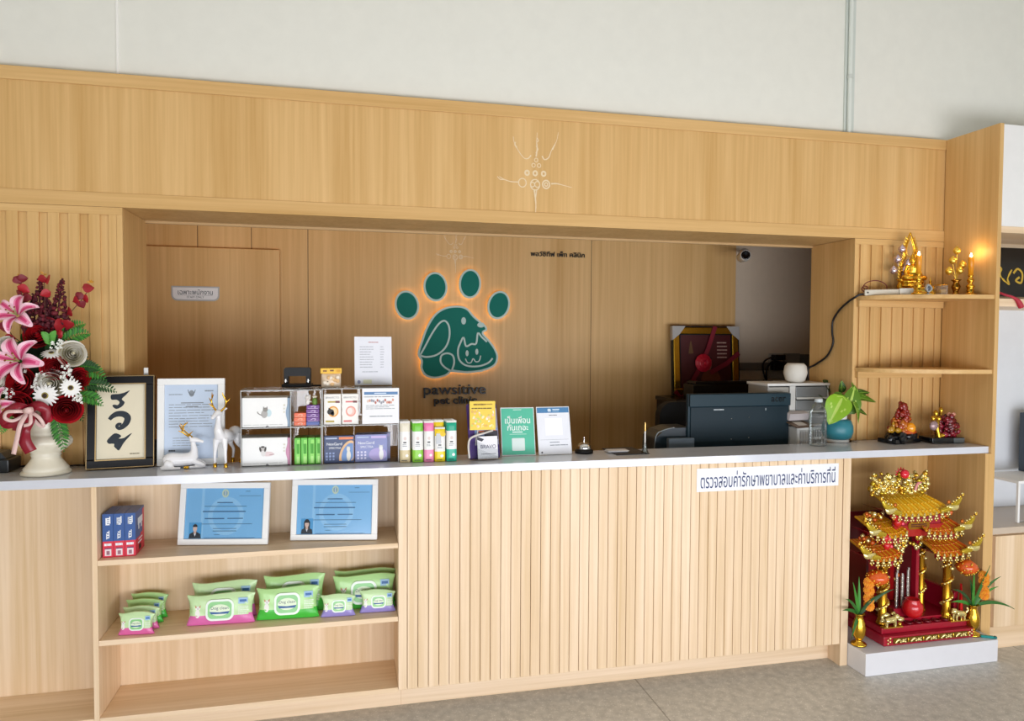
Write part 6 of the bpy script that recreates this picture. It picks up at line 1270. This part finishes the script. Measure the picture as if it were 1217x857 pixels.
# dark curved equipment in front of it: a phone like terminal with a chrome edge, and small grey box
a_ = at(790, 525, y=.50)
b = MB(); q0 = xat(771, 520, .5); q1 = xat(822, 520, .5); zl, zh = DZ, zat(795, 507, .5)
pts = [(q0, zl), (q1+.1, zl), (q1+.1, zh), (q0+.12, zh), (q0+.05, zh-.02), (q0+.01, zh-.06)]
pr_ = thing('receipt_printer', 'dark rounded printer with a pale curved edge left of the monitor', 'printer', (0, 0, 0))
b.prism(spline(pts[2:], 4)+[(q0, zl+.001), (q1-.003, zl+.001), (q1-.003, zh)][0:2] if False else [(q0, zl+.0008), (x_ := q1-.03, zl+.0008), (x_, zh), (q0+.11, zh), (q0+.05, zh-.015), (q0+.012, zh-.05)], .44, .60, mat('#20303a', .35)); b.build('body', pr_, bevel=.006)
b = MB(); b.tube(spline([(q0-.004, .437, zl+.02), (q0+.008, .436, zh-.05), (q0+.045, .436, zh-.012), (q0+.11, .436, zh+.003)], 5), .0035, mat('#8d979c', .3, .6), 8); b.build('pale_edge', pr_)
b = MB(); yb = .37; wbox(b, 792, 520.5, 822, 540, yb+.03, .03, mat('#5d6b77', .45)); o = b.build('card_reader', bevel=.004)
g0 = at(807, 540, y=.30); zmin = min(v.co.z for v in o.data.vertices)
tag(o, 'small blue grey plastic box standing at the lower left of the monitor', 'box')
for v in o.data.vertices:
    if v.co.z < zmin+.01: v.co.z = DZ+.0006
# dark shelf with black printer by the wall, and the framed picture leaning on the wall
yp = 1.14; x0, x1 = xat(826, 462, yp), xat(926, 462, yp); zt2 = zat(880, 453, yp); 
xc = xat(806, 462, yp); cb = thing('black_credenza', 'black low cabinet by the office back wall behind the monitor', 'cabinet')
b = MB(); b.box(xc, x1+.25, yp+.02, YW-.052, 0, zt2-.135, mat('#1a1614', .5)); b.build('carcass', cb)
b = MB(); b.box(xc-.01, x1+.27, yp, YW-.05, zt2-.1345, zt2-.11, mat('#14110f', .25)); b.build('top_board', cb, bevel=.002)
lp = thing('laser_printer', 'black glossy printer on the dark cabinet in front of the gold framed picture', 'printer')
xs0 = xat(850, 462, yp)
b = MB(); b.box(x0+.0, x1, yp+.02, yp+.16, zt2-.1085, zt2-.02, mat('#0d0c0c', .2)); b.build('body', lp, bevel=.006)
b = MB(); b.box(x0+.02, x1-.02, yp+.03, yp+.15, zt2-.0195, zt2, mat('#1b1718', .12)); b.build('lid', lp, bevel=.004)
b = MB(); b.box(x1-.2, x1-.03, yp+.012, yp+.019, zt2-.085, zt2-.05, mat('#4a4340', .4)); b.build('tray_slot', lp)
# gold framed picture with ribbon and rosette
yf = 1.40; x0, x1 = xat(800.5, 430, yf), xat(877.5, 430, yf); zt3 = zat(839, 389.5, yf); zb3 = zt2-.109
gp = thing('framed_picture', 'dark red portrait in a gold frame with red ribbon and rosette by the wall', 'picture', ((x0+x1)/2, yf-.02, zb3+.004), 0, None, math.radians(-4)); w = (x1-x0)/2; h = (zt3-zb3)
GF = mat('#c99a2c', .25, .9); f1 = .045
b = MB(); 
for a, c, d, e in ((-w, w, 0, f1), (-w, w, h-f1, h), (-w, -w+f1, f1, h-f1), (w-f1, w, f1, h-f1)): b.box(a, c, 0, .03, d, e, GF)
b.build('moulding', gp, bevel=.006)
b = MB()
for a, c, d, e in ((-w-.006, -w-.0005, 0, h), (w+.0005, w+.006, 0, h), (-w-.006, w+.006, h+.0005, h+.006)): b.box(a, c, .002, .03, d, e, BLACK)
for a, c, d, e in ((-w+f1, -w+f1+.006, f1, h-f1), (w-f1-.006, w-f1, f1, h-f1), (-w+f1, w-f1, h-f1-.006, h-f1)): b.box(a, c, .004, .012, d, e, BLACK)
b.build('black_edge', gp)
b = MB(); b.box(-w+f1, w-f1, .012, .02, f1, h-f1, mat('#4a1216', .4)); y = .0115; hh = h-2*f1
def PF(a, c): return (-w+f1+(2*w-2*f1)*a, h-f1-.36*1.22*(1-c))
b.flat([PF(*q) for q in spline([(.42, .02), (.40, .3), (.48, .45), (.60, .47), (.74, .42), (.80, .2), (.78, .02)], 4)], y, mat('#7a3a1a', .6)); b.flat([PF(.56+.055*math.cos(a), .56+.10*math.sin(a)) for a in (2*PI*i/20 for i in range(20))], y-.0003, mat('#9c6a56', .6)); b.flat([PF(.56+.06*math.cos(a), .62+.055*math.sin(a)) for a in (PI*i/12 for i in range(13))], y-.0005, mat('#2a1412', .6))
for k in range(5): b.rows(PF(.72, 0)[0], PF(.92, 0)[0], PF(0, .86-k*.055)[1], PF(0, .885-k*.055)[1], 1, y, mat('#b99a8e', .6), .7, k+2, .1)
for k in range(12): b.flat([PF(.22+.05*math.cos(a)*(1-k*.07), .72+k*.015+.012*math.sin(a)) for a in (2*PI*i/10 for i in range(10))], y-.0001*k, mat('#6a4a26', .6))
b.build('portrait_print', gp)
for sx in (-1, 1):
    b = MB(); b.prism([(sx*(w+.007), h+.007), (sx*(w+.007), h-.085), (sx*(w-.045), h-.045), (sx*(w-.085), h+.007)], -.003, .031, mat('#b3b1ad', .5)); b.build('corner_guard', gp)
RIB = mat('#7d0c24', .5); b = MB()
b.stroke([(w*.28, h+.006), (w*.05, h-.14), (-w*.25, h-.28), (-w*.75, h-.46), (-w*.99, h*.06)], .03, -.004, RIB); b.stroke([(w*1.0, h-.17), (w*.6, h-.24), (w*.1, h-.30)], .03, -.0045, RIB); b.build('ribbon', gp, solid=.001)
b = MB(place(Vector((-w*.12, -.01, h-.235)), (0, -1, 0), .058))
for ring, (n, R, z) in enumerate(((12, 1, 0), (10, .78, .14), (8, .52, .24))):
    for k in range(n):
        a = 2*PI*k/n+ring*.2; ca, sa = math.cos(a), math.sin(a)
        def pet(u, v, ca=ca, sa=sa, R=R, z=z): wd = .27*R*(.3+.7*v)*(2*u-1); rad = R*(.15+.85*v); return (ca*rad-sa*wd, sa*rad+ca*wd, z+.22*math.sin(PI*v))
        b.sheet(pet, 2, 6, mat('#c81a34', .4))
b.ball((0, 0, .22), (.14, .14, .06), mat('#e03a50', .4), 10, 6); b.build('rosette', gp)
# white drawer tower with humidifier and basket
yd = .47; x0, x1 = xat(912, 457, yd), xat(986, 457, yd); ztd = zat(950, 455.5, yd)
dt = thing('drawer_tower', 'white plastic drawer tower with smoky fronts behind the water bottle', 'drawers', ((x0+x1)/2, yd, DZ)); w = (x1-x0)/2; h = ztd-DZ; WP = mat('#e2e1dd', .4); SM = mat('#8f9294', .2)
b = MB(); b.box(-w, w, -.004, .2, h-.014, h, WP); b.box(-w+.004, w-.004, .01, .19, 0, .012, WP); b.box(-w+.004, -w+.012, .0, .19, .0125, h-.0145, mat('#9a9894', .4)); b.box(w-.012, w-.004, .0, .19, .0125, h-.0145, WP); b.box(-w+.013, w-.013, .17, .178, .0125, h-.0145, WP); b.box(-w*.28, -w*.10, -.001, .01, .0125, h-.0145, WP); b.build('frame', dt, bevel=.002)
zz = h-.014; k = 0
while zz > .09 and k < 4:
    b = MB(); b.box(-w*.08, w-.014, .0, .16, zz-.060, zz-.006, SM); o = b.build('drawer', dt, bevel=.002); c = MB(); c.box(-w*.08, w-.014, -.006, -.0005, zz-.072, zz-.061, WP); c.build('drawer_lip', o, bevel=.001)
    b = MB(); b.box(-w+.014, -w*.30, .004, .16, zz-.060, zz-.006, mat('#a8a49c', .3)); o2 = b.build('drawer', dt, bevel=.002); zz -= .072; k += 1
p = at(945, 457, y=yd+.06); r = (xat(957, 447, yd+.06)-xat(933, 447, yd+.06))/2
b = MB(); b.lathe([(0, .0005), (r*.62, .0005), (r*.82, r*.22), (r, r*.85), (r*.9, r*1.45), (r*.68, r*1.68), (r*.62, r*1.68), (r*.55, r*1.6), (0, r*1.6)], mat('#d9d5cb', .6, bump=.1, bscale=120), 32); o = b.build('round_pot'); o.location = (p.x, yd+.06, ztd+.0004); tag(o, 'small round off white pot on top of the white drawer tower', 'pot')
p = at(956, 526, y=.30); bk = thing('letter_basket', 'white mesh letter basket holding cards beside the monitor and bottle', 'basket', (xat(959, 515, .39), .395, DZ)); w = (xat(976, 515, .39)-xat(946, 515, .39))/2; zt4 = zat(960, 507.5, .39)-DZ; WB = mat('#e4e3df', .45)
b = MB(); 
b.box(-w, w, -.03, .05, .0008, .005, WB); b.box(-w, w, -.032, -.028, zt4-.012, zt4, WB); b.box(-w, w, -.032, -.028, .0055, .02, WB); b.box(-w, w, .05, .054, .0055, zt4, WB); b.box(-w-.002, -w+.010, -.032, -.028, .0205, zt4-.0125, WB); b.box(w-.006, w, -.032, -.028, .0205, zt4-.0125, WB); b.box(-w-.004, -w, -.032, .054, .0055, zt4, WB)
n = 9
for i in range(n): x = -w+.012+(2*w-.02)*i/n; b.box(x, x+.0022, -.0312, -.0288, .0205, zt4-.0125, WB)
for i in range(6): z = .03+(zt4-.05)*i/5; b.box(-w+.010, w-.006, -.0306, -.0294, z, z+.0022, WB)
b.build('mesh_tray', bk)
t = thing('photo_card', 'brown printed card lying tilted on the white mesh basket', 'card', (bk.location.x-.02, .385, DZ+zt4+.006), .25, None, math.radians(18)); b = MB(); b.box(-w*1.0, w*.7, -.02, .075, 0, .004, mat('#6f5a48', .5)); b.box(-w*.55, w*.3, 0, .05, .0042, .005, mat('#d2cbc0', .5)); b.build('card', t)
t = thing('paper_stack', 'pale papers lying behind the brown card on the white basket', 'papers', (bk.location.x-.03, .41, DZ+zt4+.062), .2, None, math.radians(14)); b = MB(); b.box(-w*.9, w*.9, 0, .045, -.03, .006, mat('#cfc6c6', .6)); b.build('sheets', t)
# clear water bottle
p = at(977, 531, z=C); zt5 = zat(977, 474, p.y+.03)-C
bt = thing('water_bottle', 'clear ribbed plastic water bottle on the worktop before the drawer tower', 'bottle', (p.x, p.y+.034, C)); r = (xat(986, 515, p.y)-xat(968, 515, p.y))/2; hb = zt5
prof = [(0, .0006), (r*.8, .0006), (r, .006)]
for i in range(10): z = .012+i*hb*.060; prof += [(r, z), (r*.94, z+hb*.02), (r*.94, z+hb*.032), (r, z+hb*.05)]
prof += [(r*.98, hb*.66), (r*.9, hb*.74), (r*.6, hb*.86), (r*.42, hb*.90), (r*.42, hb*.93)]
b = MB(); b.lathe(prof, PET, 28); b.build('bottle_body', bt)
b = MB(); b.lathe([(0, hb*.93), (r*.46, hb*.93), (r*.46, hb), (0, hb)], mat('#c9d3d6', .3), 20); b.build('bottle_cap', bt)
# potted plants
def heart(b, p, d, n_, L, m, fold=.25, droop=.2, W_=.36, rib=None):
    d = Vector(d).normalized(); n_ = Vector(n_); s = d.cross(n_).normalized(); n_ = s.cross(d).normalized(); p = Vector(p)
    def f(u, v):
        t = 2*u-1; w = W_*L*(math.sin(PI*v**.62))**.75; x = t*w; back = -.10*L*(abs(t))*max(0, 1-v*4); return tuple(p+d*(L*v+back)+s*x+n_*(-fold*abs(x)*-.6-droop*L*v*v+.02*L*math.sin(6*v)*abs(t)))
    b.sheet(f, 16, 12, m, (lambda u, v: rib if abs(2*u-1) < .07 or (abs(math.sin(9*v+5*abs(2*u-1))) < .10) else m) if rib else None)
p = at(1003, 526.5, z=C); r = (xat(1018, 512, p.y)-xat(987, 512, p.y))/2; zp = zat(1003, 499, p.y)-C
pp = thing('potted_plant', 'leafy pothos plant in a teal and white round pot on the worktop', 'plant', (p.x, p.y+.052, C)); TP = mat('#2f7f8c', .4)
b = MB(); b.lathe([(0, .0006), (r*.74, .0006), (r*.76, zp*.10), (r*.70, zp*.13)], mat('#e6e4df', .4), 32); b.build('pot_foot', pp)
b = MB(); b.lathe([(r*.70, zp*.13), (r*.88, zp*.20), (r, zp*.45), (r*.98, zp*.70), (r*.86, zp*.92), (r*.70, zp), (r*.6, zp)], TP, 36); b.build('pot', pp)
b = MB(); b.lathe([(r*.56, zp*.8), (r*.58, zp*1.0), (r*.60, zp*1.40), (r*.55, zp*1.40), (r*.5, zp*1.1), (0, zp*1.1)], mat('#ecebe6', .4), 28); b.build('inner_pot', pp)
LG = [mat('#567f16', .45), mat('#86b420', .45), mat('#4f7c18', .5), mat('#365a16', .5)]
base = Vector((p.x, p.y+.052, C)); rd = random.Random(3)
for i, (u, v, tu, tv, W_, dy, k, nx, nz) in enumerate(((1001, 473, 987, 501, .42, -.065, 1, -.5, .5), (1006, 489, 1020, 460, .40, -.035, 0, .5, 1.6), (1017, 473, 1043, 473, .26, -.03, 2, .2, 1.2), (1014, 479, 1026, 501, .30, -.06, 0, .7, .2), (1013, 468, 1016, 455, .30, -.01, 2, .5, .3), (1002, 470, 988, 474, .30, -.03, 2, -.6, .9), (1012, 485, 1033, 490, .24, -.02, 3, .4, .8), (1000, 466, 1002, 454, .34, .03, 3, -.2, .5), (1008, 477, 1003, 497, .34, -.035, 2, .1, .2), (1016, 468, 1034, 464, .26, .0, 3, .4, .9), (996, 478, 984, 486, .3, -.01, 3, -.5, .4))):
    a_ = at(u, v, y=p.y+.052+dy)-base; c_ = at(tu, tv, y=p.y+.052+dy-.025)-base; b = MB(); d = c_-a_; b.tube(spline([(rd.uniform(-.01, .01), 0, zp*1.2), tuple(a_*.6+Vector((0, 0, zp*.7))), tuple(a_)], 4), .0022, LG[2], 6)
    heart(b, a_, d, (nx, -1, nz), d.length*1.02, LG[k], .35, .25, W_, mat('#b4d060', .45) if k < 2 else mat('#7fa83a', .45)); b.build('leaf', pp)
p2 = at(990, 475, y=.50); yy = .50
dp = thing('dark_plant', 'dark green leafy plant behind the teal potted plant beside the white drawers', 'plant', (xat(1000, 500, yy)+.035, yy+.02, DZ)); base = Vector(dp.location); DG = [mat('#2c4a1c', .5), mat('#24401a', .5), mat('#39591f', .5)]
b = MB(); b.lathe([(0, .0006), (.05, .0006), (.062, .10), (.064, .13), (.056, .13), (.05, .11), (0, .11)], mat('#3b3f42', .5), 28); b.build('pot', dp)
for i, (u, v, tu, tv) in enumerate(((985, 470, 972, 480), (990, 466, 1004, 474), (995, 462, 1008, 462), (992, 468, 985, 455), (996, 470, 1000, 456), (988, 474, 976, 464), (1000, 470, 1012, 470))):
    a_ = at(u, v, y=yy)-base; c_ = at(tu, tv, y=yy-.03)-base; b = MB(); d = c_-a_; b.tube(spline([(0, 0, .10), tuple(a_*.55+Vector((0, 0, .10))), tuple(a_)], 4), .0025, DG[1], 6); heart(b, a_, d, (rd.uniform(-.4, .4), -1, .6), max(.075, d.length*1.3), DG[i % 3]); b.build('leaf', dp)
# ================================================================== light
W = bpy.data.worlds.new('daylight'); S.world = W; W.use_nodes = True
W.node_tree.nodes['Background'].inputs['Color'].default_value = (.95, .97, 1, 1); W.node_tree.nodes['Background'].inputs['Strength'].default_value = .06
def area(name, loc, rot, sx, sy, power, col, spread=PI):
    l = bpy.data.lights.new(name, 'AREA'); l.shape = 'RECTANGLE'; l.size = sx; l.size_y = sy; l.energy = power; l.color = col; l.spread = spread
    o = bpy.data.objects.new(name, l); COL.objects.link(o); o.location = loc; o.rotation_euler = rot; return o
area('shopfront_daylight_low', (1.15, -3.9, .60), (PI/2, 0, math.radians(4)), 5.6, 1.06, 178, (.93, .95, 1.01))  # unseen daylight panel, moved well inside the open front for stronger contrast
area('office_warm_fill', (-.55, .95, 2.58), (0, 0, 0), 1.5, .3, 1.5, (1, .64, .32))  # added fill without a fixture, warms the office wall and lifts the door
for i, xx in enumerate((-.8, 1.2, 3.2)):
    area('ceiling_lamp', (xx, -1.9, 3.85), (math.radians(12), 0, 0), 1.2, .6, 3, (1, .82, .58))
S.view_settings.view_transform = 'Standard'; S.view_settings.look = 'None'; S.view_settings.gamma = 1; S.view_settings.use_curve_mapping = False
S.view_settings.exposure = 0.0
S.cycles.max_bounces = 10; S.cycles.transparent_max_bounces = 24; S.cycles.sample_clamp_indirect = 6; S.cycles.caustics_reflective = False; S.cycles.caustics_refractive = False
